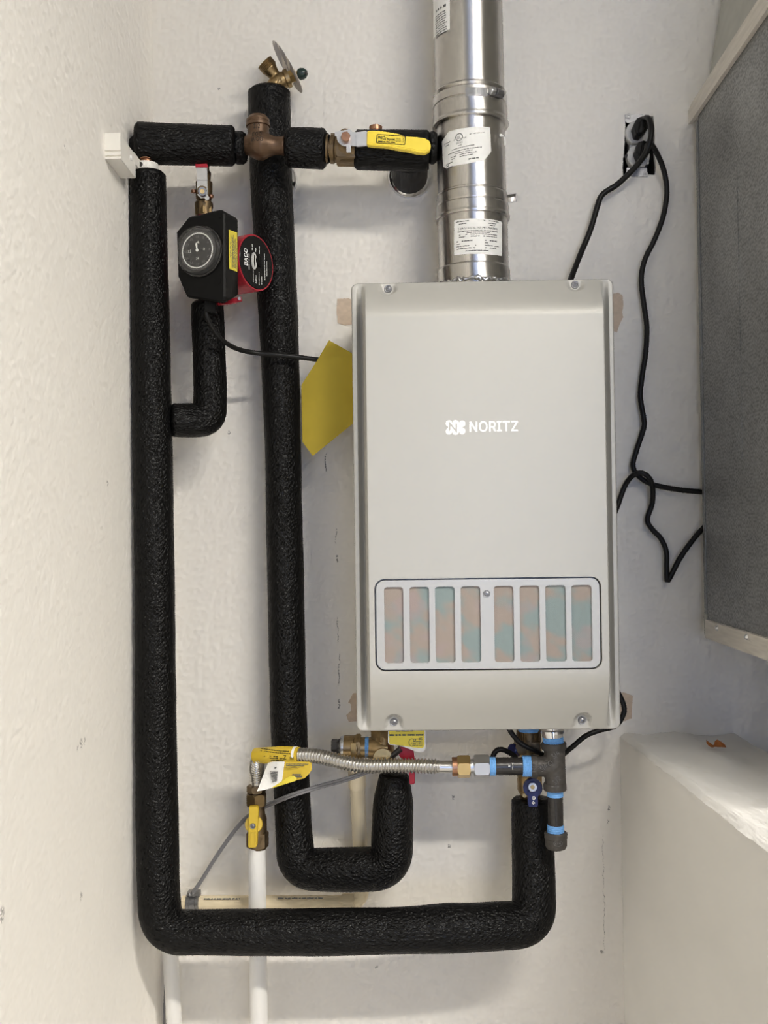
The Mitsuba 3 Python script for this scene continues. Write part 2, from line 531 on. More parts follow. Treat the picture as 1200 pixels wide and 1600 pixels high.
ul = np.r_[ul[ul < -.0001], 0.0]
U, V, hgt = plaster(ul, vb, 47)
add("wall_left__plaster", trimesh.Trimesh(np.c_[XL + hgt.ravel(), U.ravel(), V.ravel()], grid_faces(len(ul), len(vb)), process=False), "m_wall_left", True)
add("wall_left__wall", cat(box3(XL - .12, XL - .0005, FRONT, -.0001, 0, CEIL), box3(XL - .01, XL, FRONT, -.70, 0, CEIL), box3(XL - .01, XL, -.70, -.0001, 0, .58), box3(XL - .01, XL, -.70, -.0001, vb[-1], CEIL)), "m_wall_left", False)
labels["wall_left"] = {"label": "white textured plaster wall on the left of the pipes", "kind": "structure"}
struct("wall_right", box3(XR, XR + .12, FRONT, 0, 0, CEIL), "m_farwall", "plain right wall of the garage")
struct("ceiling", box3(XL - .12, XR, FRONT, 0, CEIL, CEIL + .1), "m_ceiling", "white garage ceiling")
struct("floor", box3(XL - .12, XR, FRONT, 0, -.1, 0), "m_floor", "grey concrete garage floor")
W2 = (-.30, 1.6, .75, 2.25)
_fw = Polygon([(XL - .12, 0), (XR, 0), (XR, CEIL), (XL - .12, CEIL)]).difference(sbox(W2[0], W2[2], W2[1], W2[3]))
struct("wall_front", put(extrude(_fw, .12), facing((0, FRONT, 0))), "m_farwall", "garage front wall with a window, behind the viewer")


def glazing(key, w, rows, cols, bars, light, label):
    a, b, c, d = w
    fr = []
    for k in range(cols + 1):
        x = a + (b - a) * k / cols
        fr.append(box3(max(a, x - bars), min(b, x + bars), FRONT - .07, FRONT - .02, c, d))
    for k in range(rows + 1):
        z = c + (d - c) * k / rows
        fr.append(box3(a, b, FRONT - .07, FRONT - .02, max(c, z - bars), min(d, z + bars)))
    struct(key, cat(*fr), "m_white", label)
    # frosted panes with the daylight on them
    pane = trimesh.Trimesh([[a, FRONT - .06, c], [b, FRONT - .06, c], [b, FRONT - .06, d], [a, FRONT - .06, d]], [[2, 1, 0], [3, 2, 0]], process=False)
    scene[key + "__pane"] = {**mikit.ply(pane, "m_white"), "emitter": {"type": "area", "radiance": rgb(light)}}
    labels[key + "__pane"] = {"label": "frosted glass lit by daylight"}


glazing("window_1", W2, 2, 3, .03, DAY_COOL, "frosted window in the garage's front wall")


def ceiling_lamp(x0, x1, y, light, label):
    key = "ceiling_lamp" if "ceiling_lamp__housing" not in scene else "ceiling_lamp_001"
    scene[key + "__housing"] = mikit.ply(box3(x0 - .02, x1 + .02, y - .08, y + .08, CEIL - .05, CEIL, .01), "m_white", 30)
    q = trimesh.Trimesh([[x0, y - .06, CEIL - .053], [x1, y - .06, CEIL - .053], [x1, y + .06, CEIL - .053], [x0, y + .06, CEIL - .053]], [[2, 1, 0], [3, 2, 0]], process=False)
    scene[key + "__diffuser"] = {**mikit.ply(q, "m_white"), "emitter": {"type": "area", "radiance": rgb(light)}}
    tag(key, label, "lamp")


ceiling_lamp(.50, 1.95, -2.15, LAMP, "long white lamp on the garage ceiling, nearer to the water heater")
ceiling_lamp(1.3, 3.7, -5.9, LAMP_FAR, "long white lamp on the garage ceiling, farther from the water heater")

# unseen dark cabinet, added to keep light off the wall beside the duct
CX = XL + .33
add("added_cabinet__body", box3(XL + .002, CX, -4.9, -2.05, .08, 2.35, .004), "m_added_cabinet", 20)
for k in range(4):
    d = add("added_cabinet__door", box3(CX + .0005, CX + .018, -4.88 + .708 * k, -4.88 + .708 * k + .700, .10, 2.33, .003), "m_added_cabinet", 20)
    add(d + "__handle", box3(CX + .018, CX + .04, -4.88 + .708 * k + (.62 if k % 2 == 0 else .06), -4.88 + .708 * k + (.64 if k % 2 == 0 else .08), 1.1, 1.3, .003), "m_zinc", 20)
tag("added_cabinet", "unseen tall dark grey cabinet added along the left wall to absorb light", "cabinet")

# bare patches in the paint round the heater's brackets
for pts in ([(527, 467), (545, 466), (552, 470), (552, 506), (540, 508), (528, 505), (526, 486)],
            [(955, 460), (966, 457), (973, 462), (974, 478), (972, 488), (974, 495), (969, 505), (964, 519), (956, 516)],
            [(966, 1083), (975, 1082), (986, 1086), (989, 1088), (987, 1110), (987, 1122), (976, 1127), (966, 1124)],
            [(552, 1083), (557, 1083), (558, 1127), (545, 1128), (541, 1118), (549, 1110), (548, 1100), (544, 1098)]):
    k = add("wall_back__bare_patch", slab(pts, -.0021, .0022), "m_bare", False)
    labels[k] = {"label": "unpainted tan patch"}

# low wall on the right: its left side, top and right side
x0, x1 = P(968, 1148)[0], P(1147, 1146)[0]
zt = P(1050, 1147)[2]
_pf = PP(1200, 1327, (x0, 0, 0), (1, 0, 0))     # a point of its upper left edge, nearer to the viewer
slope = (_pf[2] - zt) / (-_pf[1])
YN = -1.25
xs = np.r_[np.linspace(x0, x1, 24)]
ys = np.linspace(0.0, YN, 90)
gx, gy = np.meshgrid(xs, ys, indexing="ij")
gz = zt + slope * -gy
nz = meshkit.fbm(np.c_[gx.ravel() * 22, gy.ravel() * 9, 0 * gx.ravel()], 4, 5).reshape(gx.shape) - .5
gz = gz + nz * .012
gz[0] -= .004 + .008 * np.abs(nz[0])
edge = (meshkit.fbm(np.c_[ys * 34, 0 * ys, 0 * ys], 3, 9) - .5) * .012
edge[0] = 0
gx[0] += np.abs(edge) * .7
xs_top, top_z = xs.copy(), gz.copy()
V = np.c_[gx.ravel(), gy.ravel(), gz.ravel()]
a, b = np.meshgrid(np.arange(len(xs) - 1), np.arange(len(ys) - 1), indexing="ij")
a, b = a.ravel(), b.ravel()
n_ = len(ys)
F = np.vstack([np.c_[a * n_ + b, a * n_ + b + 1, (a + 1) * n_ + b + 1], np.c_[a * n_ + b, (a + 1) * n_ + b + 1, (a + 1) * n_ + b]])
add("wall_ledge__top_slab", trimesh.Trimesh(V, F, process=False), "m_ledge", 50)
sides = []
for i, s in ((0, 1), (len(xs) - 1, -1)):
    top = np.c_[gx[i], gy[i], gz[i]]
    bot = top.copy()
    bot[:, 2] = 0
    bot[:, 0] = x0 if i == 0 else x1
    mid = bot.copy()
    mid[:, 2] = gz[i] - .006
    VV = np.vstack([top, mid, bot])
    j = np.arange(len(ys) - 1)
    L = len(ys)
    FF = np.vstack([np.c_[k * L + j, (k + 1) * L + j, (k + 1) * L + j + 1] for k in (0, 1)] + [np.c_[k * L + j, (k + 1) * L + j + 1, k * L + j + 1] for k in (0, 1)])
    sides.append(trimesh.Trimesh(VV, FF if s > 0 else FF[:, ::-1], process=False))
ef = trimesh.Trimesh([[x0, YN, 0], [x1, YN, 0], [x1, YN, zt - slope * YN], [x0, YN, zt - slope * YN]], [[0, 1, 2], [0, 2, 3]], process=False)
add("wall_ledge__side", cat(*sides, ef), "m_stub", 40)
tag("wall_ledge", "low plastered wall with a rough top, at right below the heater", kind="structure")
labels["wall_ledge"].pop("category", None)

# ------------------------------------------------------------------ water heater
YF, HP = -.222, .034                            # flange plane, height of the raised face
YFACE = YF - HP
HC = P(757.9, 788.7, YF)
hw, hh = 409.5 * S(YF) / 2, 701.4 * S(YF) / 2
px_ = S(YF)


def loc(a, b, y=YFACE):
    q = P(a, b, y) - HC
    return q[0], q[2]


screws = [(606.5, 451.5), (898.5, 445.0), (615.5, 1128.0), (909.0, 1125.5)]
scr = [loc(a, b, YF) for a, b in screws]


def cover_h(x, y):
    sx, rc = hw - np.abs(x), .0088
    st, sb = hh - y, hh + y
    fx = np.clip((sx - 16 * px_) / (7 * px_), 0, 1)
    dd = np.clip((sx - 8 * px_) / (7 * px_), 0, 1)
    dip = dd * (2 - dd) * (1 - np.clip((sx - 16 * px_) / (3 * px_), 0, 1))
    fx = np.where(fx < .5, 2 * fx * fx * .55 + fx * .45, 1 - (2 * (1 - fx) ** 2 * .55 + (1 - fx) * .45))
    tt_, tb_ = np.clip((st - 1.5 * px_) / (62 * px_), 0, 1), np.clip((sb - 1.5 * px_) / (95 * px_), 0, 1)
    ft = .55 * (1 - (1 - tt_) ** 2.2) + .45 * tt_ * tt_ * (3 - 2 * tt_)
    fb = .6 * (1 - (1 - tb_) ** 2.2) + .4 * tb_ * tb_ * (3 - 2 * tb_)
    h = HP * fx * ft * fb - .0140 * dip * ft * fb
    for (a, b) in scr:
        dy = np.where(b > 0, np.minimum(y - b, 0), np.maximum(y - b, 0))
        w = np.abs(x - a) - np.clip(np.abs(y - b) * (np.sign(y - b) == np.sign(b)) - .004, 0, 1) * .5
        d = np.sqrt(np.maximum(w, 0) ** 2 + dy ** 2)
        t = np.clip((d - 8.0 * px_) / (7.0 * px_), 0, 1)
        h = h * (t * t * (3 - 2 * t))
    return h


yy = np.unique(np.r_[np.linspace(-hh, -hh + .09, 90), np.linspace(-hh + .09, hh - .07, 90), np.linspace(hh - .07, hh, 75)])
uu = np.unique(np.r_[np.linspace(-1, -.80, 44), np.linspace(-.80, .80, 190), np.linspace(.80, 1, 44)])
rc = .0088
ax = np.abs(yy) - (hh - rc)
half = np.where(ax > 0, hw - rc + np.sqrt(np.maximum(rc ** 2 - np.maximum(ax, 0) ** 2, 0)), hw)
gx = uu[:, None] * half[None]
gy = np.broadcast_to(yy[None], gx.shape)
qx, qy = np.maximum(np.abs(gx) - (hw - rc), 0), np.maximum(np.abs(gy) - (hh - rc), 0)
sd = np.minimum(rc - np.sqrt(qx ** 2 + qy ** 2), np.minimum(hw - np.abs(gx), hh - np.abs(gy)))
gh = cover_h(gx, gy) - .0022 * (1 - np.sqrt(np.clip(1 - (1 - np.clip(sd / .0022, 0, 1)) ** 2, 0, 1)))
nu, nv = gx.shape
top = np.c_[gx.ravel(), gy.ravel(), gh.ravel()]
bot = top.copy()
bot[:, 2] = -.020
a, b = np.meshgrid(np.arange(nu - 1), np.arange(nv - 1), indexing="ij")
a, b = a.ravel(), b.ravel()
q = np.c_[a * nv + b, (a + 1) * nv + b, (a + 1) * nv + b + 1, a * nv + b + 1]
F = [q[:, [0, 1, 2]], q[:, [0, 2, 3]]]
N0 = nu * nv
F += [q[:, [2, 1, 0]] + N0, q[:, [3, 2, 0]] + N0]
ring = np.r_[np.arange(nu) * nv, (nu - 1) * nv + np.arange(1, nv), (np.arange(nu - 2, -1, -1)) * nv + nv - 1, np.arange(nv - 2, 0, -1)]
r2 = np.roll(ring, -1)
F += [np.c_[ring, ring + N0, r2 + N0], np.c_[ring, r2 + N0, r2]]
cover = m3.Manifold(m3.Mesh(np.vstack([top, bot]).astype(np.float32), np.vstack(F).astype(np.uint32)))
# the opening of the lower grille
c4 = [loc(585.2, 904.3), loc(940.0, 901.0), loc(940.6, 1046.9), loc(586.2, 1048.6)]
gx0, gx1 = (c4[0][0] + c4[3][0]) / 2, (c4[1][0] + c4[2][0]) / 2
gy1, gy0 = (c4[0][1] + c4[1][1]) / 2, (c4[2][1] + c4[3][1]) / 2
opening = rrect(gx0, gy0, gx1, gy1, .0135, 10)
cut = m3.Manifold.extrude(m3.CrossSection([np.array(opening.exterior.coords)[:-1][::1 if opening.exterior.is_ccw else -1]]), .06).translate((0, 0, HP - .016))
if cover.is_empty() or cover.status() != m3.Error.NoError:
    raise RuntimeError("cover " + str(cover.status()))
HM = facing(HC)                                 # z towards the viewer, 0 at the flange plane
add("water_heater__front_cover", put(tm(cover - cut), HM), "m_cover", 32)
tag("water_heater__front_cover", "raised silver-grey front cover")
add("water_heater__case", box3(HC[0] - hw + .007, HC[0] + hw - .007, YF + .019, -.018, HC[2] - hh + .008, HC[2] + hh - .008, .004), "m_cover", 30)
for q in (hh - .045, -hh + .015):
    add("water_heater__wall_bracket", box3(HC[0] - .13, HC[0] + .13, -.0185, -.001, HC[2] + q, HC[2] + q + .03), "m_zinc", False)
add("water_heater__grille_well", put(extrude(opening.buffer(-.0003), .004), HM @ trimesh.transformations.translation_matrix([0, 0, HP - .0175])), "m_cover", False)
fr = opening.buffer(-.0021)
SL = [(599.8, 629.7), (639.6, 670.1), (679.6, 710.2), (719.8, 750.4), (771.8, 802.3), (811.9, 842.9), (852.2, 884.0), (893.0, 924.6)]
sy1 = (loc(614, 917.5)[1] + loc(909, 914.5)[1]) / 2
sy0 = (loc(614, 1036.3)[1] + loc(909, 1034)[1]) / 2
slots = []
for a, b in SL:
    xa = (loc(a, 917)[0] + loc(a + 1.5, 1036)[0]) / 2
    xb = (loc(b, 917)[0] + loc(b + 1.5, 1036)[0]) / 2
    slots.append(rrect(xa, sy0, xb, sy1, .0042, 6))
for s in slots:
    fr = fr.difference(s)
add("water_heater__grille", put(plate(fr, .0105, .0012), HM @ trimesh.transformations.translation_matrix([0, 0, HP - .0112])), "m_grille", 25)
tag("water_heater__grille", "silver grille frame with eight upright slots")
for s in slots:
    k = add("water_heater__grille__mesh_screen", put(extrude(s.buffer(.0012), .0012), HM @ trimesh.transformations.translation_matrix([0, 0, HP - .0066])), "m_screen", False)
labels["water_heater__grille__mesh_screen"] = {"label": "fine mesh shimmering teal and pink"}


def phillips(r, h=.0022):
    """screw head: domed disc with a cross recess and a washer rim"""
    n = 28
    d = m3.Manifold.revolve(m3.CrossSection([np.array([(0, 0), (r, 0), (r, h * .5), (r * .93, h * .72), (r * .8, h * .62), (r * .72, h * .62), (r * .66, h), (r * .4, h * 1.25), (0, h * 1.32)])]), n)
    c = m3.Manifold.cube((r * .75, r * .17, h * 2), True).translate((0, 0, h * 1.5)) + m3.Manifold.cube((r * .17, r * .75, h * 2), True).translate((0, 0, h * 1.5))
    return tm(d - c.rotate((0, 0, 20)))


for a, b in scr:
    add("water_heater__cover_screw", put(phillips(.0052, .003), HM @ trimesh.transformations.translation_matrix([a, b, 0])), "m_screw", 25)
g0 = loc(760.3, 928)
add("water_heater__grille_screw", put(phillips(.0048, .0018), HM @ trimesh.transformations.translation_matrix([g0[0], g0[1], HP - .0008])), "m_screw", 25)
# emblem and name
e = [loc(680 + a / 8, 640 + b / 8) for a, b in ((172, 172), (255, 170), (338, 176), (172, 272), (255, 276), (338, 268))]
em = shapely.union_all([Point(*c).buffer(.0043, quad_segs=8) for c in e] + [sbox(e[3][0] - .001, e[3][1], e[2][0], e[2][1])])
nst = [loc(680 + a / 8, 640 + b / 8) for a, b in ((178, 270), (182, 172), (262, 270), (264, 172))]
em = em.difference(LineString(nst).buffer(.00105, cap_style=2, join_style=2))
add("water_heater__emblem", put(extrude(em, .0004), HM @ trimesh.transformations.translation_matrix([0, 0, HP])), "m_logo", False)
lt, rt = loc(733.5, 667), loc(809.5, 665.5)
add("water_heater__lettering", put(text("NORITZ", 15.6 * S(YFACE), rt[0] - lt[0], .0004, True), HM @ trimesh.transformations.translation_matrix([(lt[0] + rt[0]) / 2, (lt[1] + rt[1]) / 2, HP])), "m_logo", False)
labels["water_heater__lettering"] = {"label": "white lettering NORITZ"}
tag("water_heater", "large silver-grey tankless water heater with a slotted lower grille, hung on the white wall", "water heater")

# ------------------------------------------------------------------ flue pipe
YV = -.10
va, vb = P(740.6, 440, YV), P(730.6, 0, YV)
vdir = unit(vb - va)


def vz(py):
    """height along the flue's axis of a pixel row (at the axis)"""
    t = (440 - py) / 440
    return np.dot(va + (vb - va) * t - va, vdir) if abs(t) < 1.2 else 0


VM = frame(va, vdir, (0, 1, 0))
sv = S(YV)
def ring(prof):
    m, uv = lathe([(r * sv, vz(y)) for r, y in prof], 72)
    return put(m, VM), uv


ztop = (CEIL - .002 - va[2]) / vdir[2]
m, uv = lathe([(54.3 * sv, vz(152)), (54.3 * sv, ztop)], 72)
add("flue_pipe__upper_pipe", put(m, VM), "m_steel", uv=uv)
for key, prof in (("upper_bell", [(54.3, 147), (56.2, 148.5), (57.2, 150.5), (56.2, 152.5), (55.2, 154), (56.6, 156), (56.8, 169), (57.6, 171), (58.0, 173), (58.3, 193), (59.6, 197), (59.6, 200), (58.4, 201), (53.6, 200.5)]),
                  ("middle_pipe", [(53.6, 200), (53.6, 308)]),
                  ("lower_bell", [(53.6, 305), (55.0, 306.5), (54.4, 308), (55.5, 310), (56.0, 323), (55.4, 325), (57.2, 327), (57.6, 340), (58.4, 343), (58.0, 346), (54.4, 346)]),
                  ("lower_pipe", [(54.4, 345), (54.4, 424)]),
                  ("bottom_collar", [(54.4, 421), (55.6, 422.5), (56.4, 424), (56.4, 446), (55.5, 447), (55.5, 476)])):
    m, uv = ring(prof)
    add("flue_pipe__" + key, m, "m_steel", uv=uv)
m, uv = ring([(56.9, 169.5), (58.2, 169), (58.2, 157), (56.9, 156.5)])
add("flue_pipe__hose_clamp", m, "m_band", uv=uv)
# ragged sealant where the flue leaves the heater
th = np.linspace(0, 2 * np.pi, 160, endpoint=False)
sp = np.c_[57 * sv * np.cos(th), 57 * sv * np.sin(th), vz(452) + .007 * meshkit.noise(np.c_[np.cos(th) * 17, np.sin(th) * 17, 0 * th], 3)]
pp_ = np.c_[put(trimesh.Trimesh(sp, process=False), VM).vertices, .0014 + .0032 * meshkit.noise(np.c_[np.cos(th) * 24, np.sin(th) * 24, 0 * th], 5) ** 2]
add("flue_pipe__sealant", tube(np.vstack([pp_, pp_[:1]]), None, 8), "m_zinc", True)


def on_flue(a, b, r):
    """(angle, height) on the flue's surface under a pixel, r in px"""
    d = unit(FPX * FWD + (a - 600) * RIGHT + (b - 800) * DOWN)
    o = CAM - va
    dp, op = d - vdir * np.dot(d, vdir), o - vdir * np.dot(o, vdir)
    A, B, C = dp @ dp, 2 * dp @ op, op @ op - (r * sv) ** 2
    t = (-B - math.sqrt(max(B * B - 4 * A * C, 0))) / (2 * A)
    q = np.linalg.inv(VM) @ np.r_[CAM + d * t, 1]
    return math.atan2(q[1], q[0]), q[2]


def wrap(mesh, r, th0, z0, lift, rot=0.0):
    """bends a flat mesh (x right, y up as seen, z outward) round the flue; th0, z0: where its origin goes"""
    m = mesh.copy()
    for _ in range(2):
        if len(m.faces) < 400:
            m = m.subdivide()
    v = m.vertices.copy()
    c, s = math.cos(rot), math.sin(rot)
    x, y, z = c * v[:, 0] - s * v[:, 1], s * v[:, 0] + c * v[:, 1], v[:, 2]
    R = r * sv + lift + z
    sgn = SGN
    t = th0 + sgn * x / (r * sv)
    m.vertices = np.c_[R * np.cos(t), R * np.sin(t), z0 + y]
    if sgn < 0:
        m.faces = m.faces[:, ::-1]
    return put(m, VM)


_t0, _ = on_flue(700, 300, 53.6)
_t1, _ = on_flue(760, 300, 53.6)
SGN = 1 if ((_t1 - _t0 + np.pi) % (2 * np.pi) - np.pi) > 0 else -1


def sticker(key, pts, r, mkey="m_sticker", corner=.0):
    """label on the flue whose outline is given as seen; returns a function that wraps print in its local frame"""
    q = [on_flue(a, b, r) for a, b in pts]
    t = np.array([a for a, _ in q])
    t = np.unwrap(t)
    z = np.array([b for _, b in q])
    th0, z0 = t.mean(), z.mean()
    poly = Polygon(np.c_[SGN * (t - th0) * r * sv, z - z0])
    if corner:
        poly = poly.buffer(-corner).buffer(corner)
    # cut into strips, so that it can bend
    strips = []
    xa, _, xb, _ = poly.bounds
    for k in np.arange(xa, xb, .004):
        s = poly.intersection(sbox(k, -1, k + .004, 1))
        if s.area > 1e-9:
            strips.append(extrude(s, .0003))
    add(key, wrap(cat(*strips), r, th0, z0, .0002), mkey, 40)

    def printed(kid, meshes, mat_="m_ink_soft", rot=0.0):
        add(kid, wrap(cat(*meshes), r, th0, z0, .0004, rot), mat_, False)
    return printed, poly


g = np.random.default_rng(3)
pr, po = sticker("flue_pipe__label", [(701.5, 206), (728, 200), (765.5, 199), (767.2, 237), (762, 244), (756, 251), (730, 256), (698, 263.4), (692.7, 260.5), (691, 222)], 53.6)
mmm = .001
ring_ = Point(-.008, .0165).buffer(.0056, quad_segs=10).difference(Point(-.008, .0165).buffer(.0046, quad_segs=10))
lines = [put(extrude(ring_, .0003), np.eye(4)), put(text("UL", .005, .006), trimesh.transformations.translation_matrix([-.008, .0165, 0])),
         put(text("c", .003), trimesh.transformations.translation_matrix([-.0155, .0145, 0])), put(text("us", .003), trimesh.transformations.translation_matrix([.0005, .0145, 0])),
         put(text("LISTED", .0024, .0095), trimesh.transformations.translation_matrix([-.008, .0085, 0]))]
pr("flue_pipe__label__lettering", lines, "m_ink", .06)
lines = [greek(-.033, -.021, .015, .0011, g, words=3), greek(-.031, -.024, .0115, .0011, g, words=1), greek(.008, .030, .018, .0009, g, words=3),
         greek(-.010, -.004, .0050, .0009, g, words=1), greek(-.021, .014, .0015, .0011, g, words=8), greek(-.028, .024, -.0025, .0011, g, words=11), greek(-.016, .010, -.0055, .0011, g, words=5),
         greek(-.024, -.014, -.0085, .0011, g, words=2), greek(-.010, .016, -.0085, .0010, g, words=5), greek(-.023, -.017, -.0115, .0011, g, words=1), greek(-.010, .010, -.0115, .0010, g, words=4),
         greek(-.034, -.021, -.0155, .0013, g, words=3), greek(-.034, -.028, -.0185, .0012, g, words=1), greek(-.034, -.021, -.0215, .0015, g, words=2), greek(.002, .018, -.0175, .0018, g, words=3)]
pr("flue_pipe__label__print", lines, "m_ink_soft", .10)
pr, po = sticker("flue_pipe__label_001", [(710, 344.5), (728, 342), (747, 341.5), (767, 343), (783.8, 347.0), (783.8, 400.4), (767, 398), (747, 397), (728, 397), (709.7, 399.5)], 54.4, corner=.0016)
tt = trimesh.transformations.translation_matrix
pr("flue_pipe__label_001__lettering", [put(text("Z VENT II SPECIAL GAS VENT COMPONENT", .0028, .060), tt([0, .0120, 0]))], "m_ink")
lines = [greek(-.033, -.013, .0225, .0013, g, words=3), greek(-.029, -.017, .0190, .0012, g, words=2), greek(.007, .033, .0225, .0013, g, words=4), greek(.013, .028, .0190, .0012, g, words=2), greek(.016, .026, .0160, .0012, g, words=2),
         greek(-.031, .031, .0080, .0012, g, words=9), greek(-.017, .017, .0055, .0011, g, words=5), greek(-.029, -.016, .0030, .0012, g, words=1), greek(-.012, .029, .0030, .0012, g, words=7), greek(-.029, -.019, .0000, .0012, g, words=1),
         greek(-.012, .029, .0000, .0012, g, words=7), greek(-.033, -.008, -.0060, .0016, g, words=3), greek(.008, .029, -.0060, .0016, g, words=3), greek(-.033, -.027, -.0095, .0011, g, words=1), greek(.008, .014, -.0095, .0011, g, words=1),
         greek(-.033, -.003, -.0130, .0012, g, words=4), greek(.008, .032, -.0130, .0012, g, words=4), greek(-.033, -.005, -.0165, .0012, g, words=4), greek(.008, .027, -.0165, .0012, g, words=3), greek(-.020, .014, -.0205, .0011, g, words=4)]
pr("flue_pipe__label_001__print", lines, "m_ink_soft")
pr, po = sticker("flue_pipe__label_002", [(678.2, -60), (703, -75), (703, 46), (690, 52), (676.2, 63)], 54.3, corner=.001)
lo_ = po.bounds
lines = [greek(lo_[2] - .032, lo_[2] - .006, -.009, .0036, g, words=3)]
lines += [greek(lo_[2] - .034, lo_[2] - .006 - .004 * g.random(), -.0165 - .0034 * k, .0015, g, words=5) for k in range(10)]
pr("flue_pipe__label_002__print", lines, "m_ink_soft")


def flue_at(a, b, r):
    t, z = on_flue(a, b, r)
    o = VM @ np.array([r * sv * math.cos(t), r * sv * math.sin(t), z, 1])
    nrm = VM[:3, :3] @ np.array([math.cos(t), math.sin(t), 0])
    return o[:3], nrm


# worm screw and slotted end of the upper clamp, and the lower clamp's screw at the right
th0, z0 = on_flue(745, 143, 58.2)
mm_ = cat(*[box3(x, x + .0014, -.0045, .0045, 0, .0009) for x in np.arange(-.014, .013, .0030)])
add("flue_pipe__hose_clamp__slotted_end", cat(wrap(box3(-.016, .015, -.0062, .0062, 0, .0006), 58.2, th0, z0, .0002), wrap(mm_, 58.2, th0, z0, .0008)), "m_chrome", 30)
o, nr = flue_at(767, 144, 58.4)
tang = np.cross(vdir, nr)
tang = tang if tang[0] > 0 else -tang
add("flue_pipe__hose_clamp__worm_screw", cat(turned(o - tang * .004 + nr * .004, o + tang * .004 + nr * .004, [(0, .0052), (.2, .0058), (.8, .0058), (1, .005)], 20)), "m_zinc", 30)
add("flue_pipe__hose_clamp__worm_housing", cat(turned(o + tang * .005 + nr * .003, o + tang * .020 + nr * -.001, [(0, .0055), (.1, .0062), (.9, .0062), (1, .005)], 16)), "m_screw", 30)
o, nr = flue_at(793, 312, 55.6)
o = P(800.5, 311, YV - .004)
add("flue_pipe__clamp_screw", cat(hexagon(o - [.002, 0, 0] + np.array([-.004, 0, 0]), o + np.array([.006, -.006, 0]), .0062), turned(o - [.016, 0, 0], o, [(0, .0028), (1, .0028)], 12)), "m_chrome", 30)
o = P(784, 212, YV - .04)
add("flue_pipe__seal_drip", tube(spline([P(783, 211, YV - .037), P(787, 213, YV - .034), P(789, 220, YV - .030), P(789, 227, YV - .029)], .001), .0009, 8), "m_white", True)
add("flue_pipe__seal_drip", put(trimesh.creation.icosphere(2, .0024), tt(P(782.7, 211.5, YV - .0385))), "m_white", True)
tag("flue_pipe", "brushed stainless steel flue pipe with paper labels rising from the heater", "flue pipe")

# ------------------------------------------------------------------ insulated pipes
FG = None


def foam(root, parts, label, fil=.035, rough=.035, n=56, seed=0, end=.003, part="foam_sleeve"):
    """parts: list of px paths, each one sleeve"""
    for k, pts in enumerate(parts):
        path = fillet(pxpath(pts), fil, .004)
        add(f"{root}__{part}", tube(path, None, n, rough, seed + k, end), "m_foam", 60)
    if label:
        tag(root, label, "insulated pipe")


A = [(231, 270, -.142, 56), (233, 400, -.142, 58), (238, 650, -.144, 61), (241.5, 900, -.146, 62), (243.5, 1150, -.150, 64), (246, 1300, -.155, 66), (247.5, 1380, -.16, 66), (252, 1456.5, -.16, 68),
     (330, 1456.5, -.16, 68), (480, 1456.5, -.16, 70), (620, 1454, -.158, 68), (700, 1450, -.154, 74), (735, 1449, -.152, 72), (835, 1444, -.135, 70), (834, 1370, -.118, 66), (832, 1310, -.105, 66), (831, 1246, -.10, 62)]
fa = [0, .03, .03, .03, .03, .03, .02, .058, .03, .03, .03, .02, .02, .06, .03, .02, 0]
foam("insulated_pipe", [A], "long black foam-covered pipe running down the far left and under the heater", fa, .028, 64, 3)
o0, o1 = P(229.5, 268, -.142), P(228.5, 240, -.140)
add("insulated_pipe__copper_stub", turned(o0, o1, [(0, .011), (.55, .011), (.56, .0135), (.72, .0145), (.74, .012), (.8, .0145), (1, .0145)], 28), "m_copper", 30)

B = [(420.5, 141, -.050, 67), (421.5, 200, -.050, 67), (424, 290, -.050, 66), (430, 400, -.052, 64), (437, 540, -.055, 60), (442, 700, -.058, 57), (446, 900, -.06, 57), (450, 1100, -.062, 57), (455.5, 1230, -.064, 57), (459, 1300, -.068, 57),
     (464, 1358, -.075, 62), (535, 1359, -.085, 67), (612, 1357, -.095, 66), (613.5, 1290, -.10, 64), (614, 1255, -.10, 63), (616, 1208, -.10, 46)]
fb_ = [0, .03, .03, .03, .03, .03, .03, .03, .03, .03, .052, .03, .052, .03, .02, 0]
foam("insulated_pipe_001", [B], "long black foam-covered middle pipe ending in a U bend left of the heater", fb_, .028, 64, 11)
foam("insulated_pipe_002", [[(212.5, 224, -.140, 65), (290, 226, -.132, 63), (367, 228, -.124, 62)], [(205, 231, -.130, 30), (215, 231, -.132, 44), (240, 231, -.135, 44)], [(365, 231, -.116, 50), (384, 231, -.116, 50)]],
     "short horizontal black foam-covered pipe at top left, above the pump", .02, .03, 56, 21)
foam("insulated_pipe_003", [[(447, 231, -.115, 60), (480, 231.5, -.115, 62), (509.5, 232.5, -.115, 62)], [(508, 232, -.115, 48), (516, 232, -.115, 46)]],
     "short black foam-covered pipe piece between the bronze check valve and the yellow-handled valve", .02, .03, 56, 31)
foam("insulated_pipe_004", [[(554, 234, -.115, 61), (610, 235, -.115, 62), (671, 236, -.115, 63)], [(669, 231, -.116, 50), (683, 231, -.116, 49)], [(640, 240, -.110, 58), (640, 262, -.05, 58), (640, 276, -.006, 56)]],
     "horizontal black foam-covered pipe behind the yellow valve handle, turning into the wall", .02, .03, 56, 41)
foam("insulated_pipe_005", [[(324, 472, -.105, 50), (326, 540, -.105, 52), (328.5, 600, -.105, 51), (328, 657, -.115, 53), (290, 657, -.128, 54), (266, 656, -.135, 52)]],
     "small black foam-covered pipe curving from the pump's underside to the long left pipe", [0, .03, .03, .045, .02, 0], .03, 56, 51)

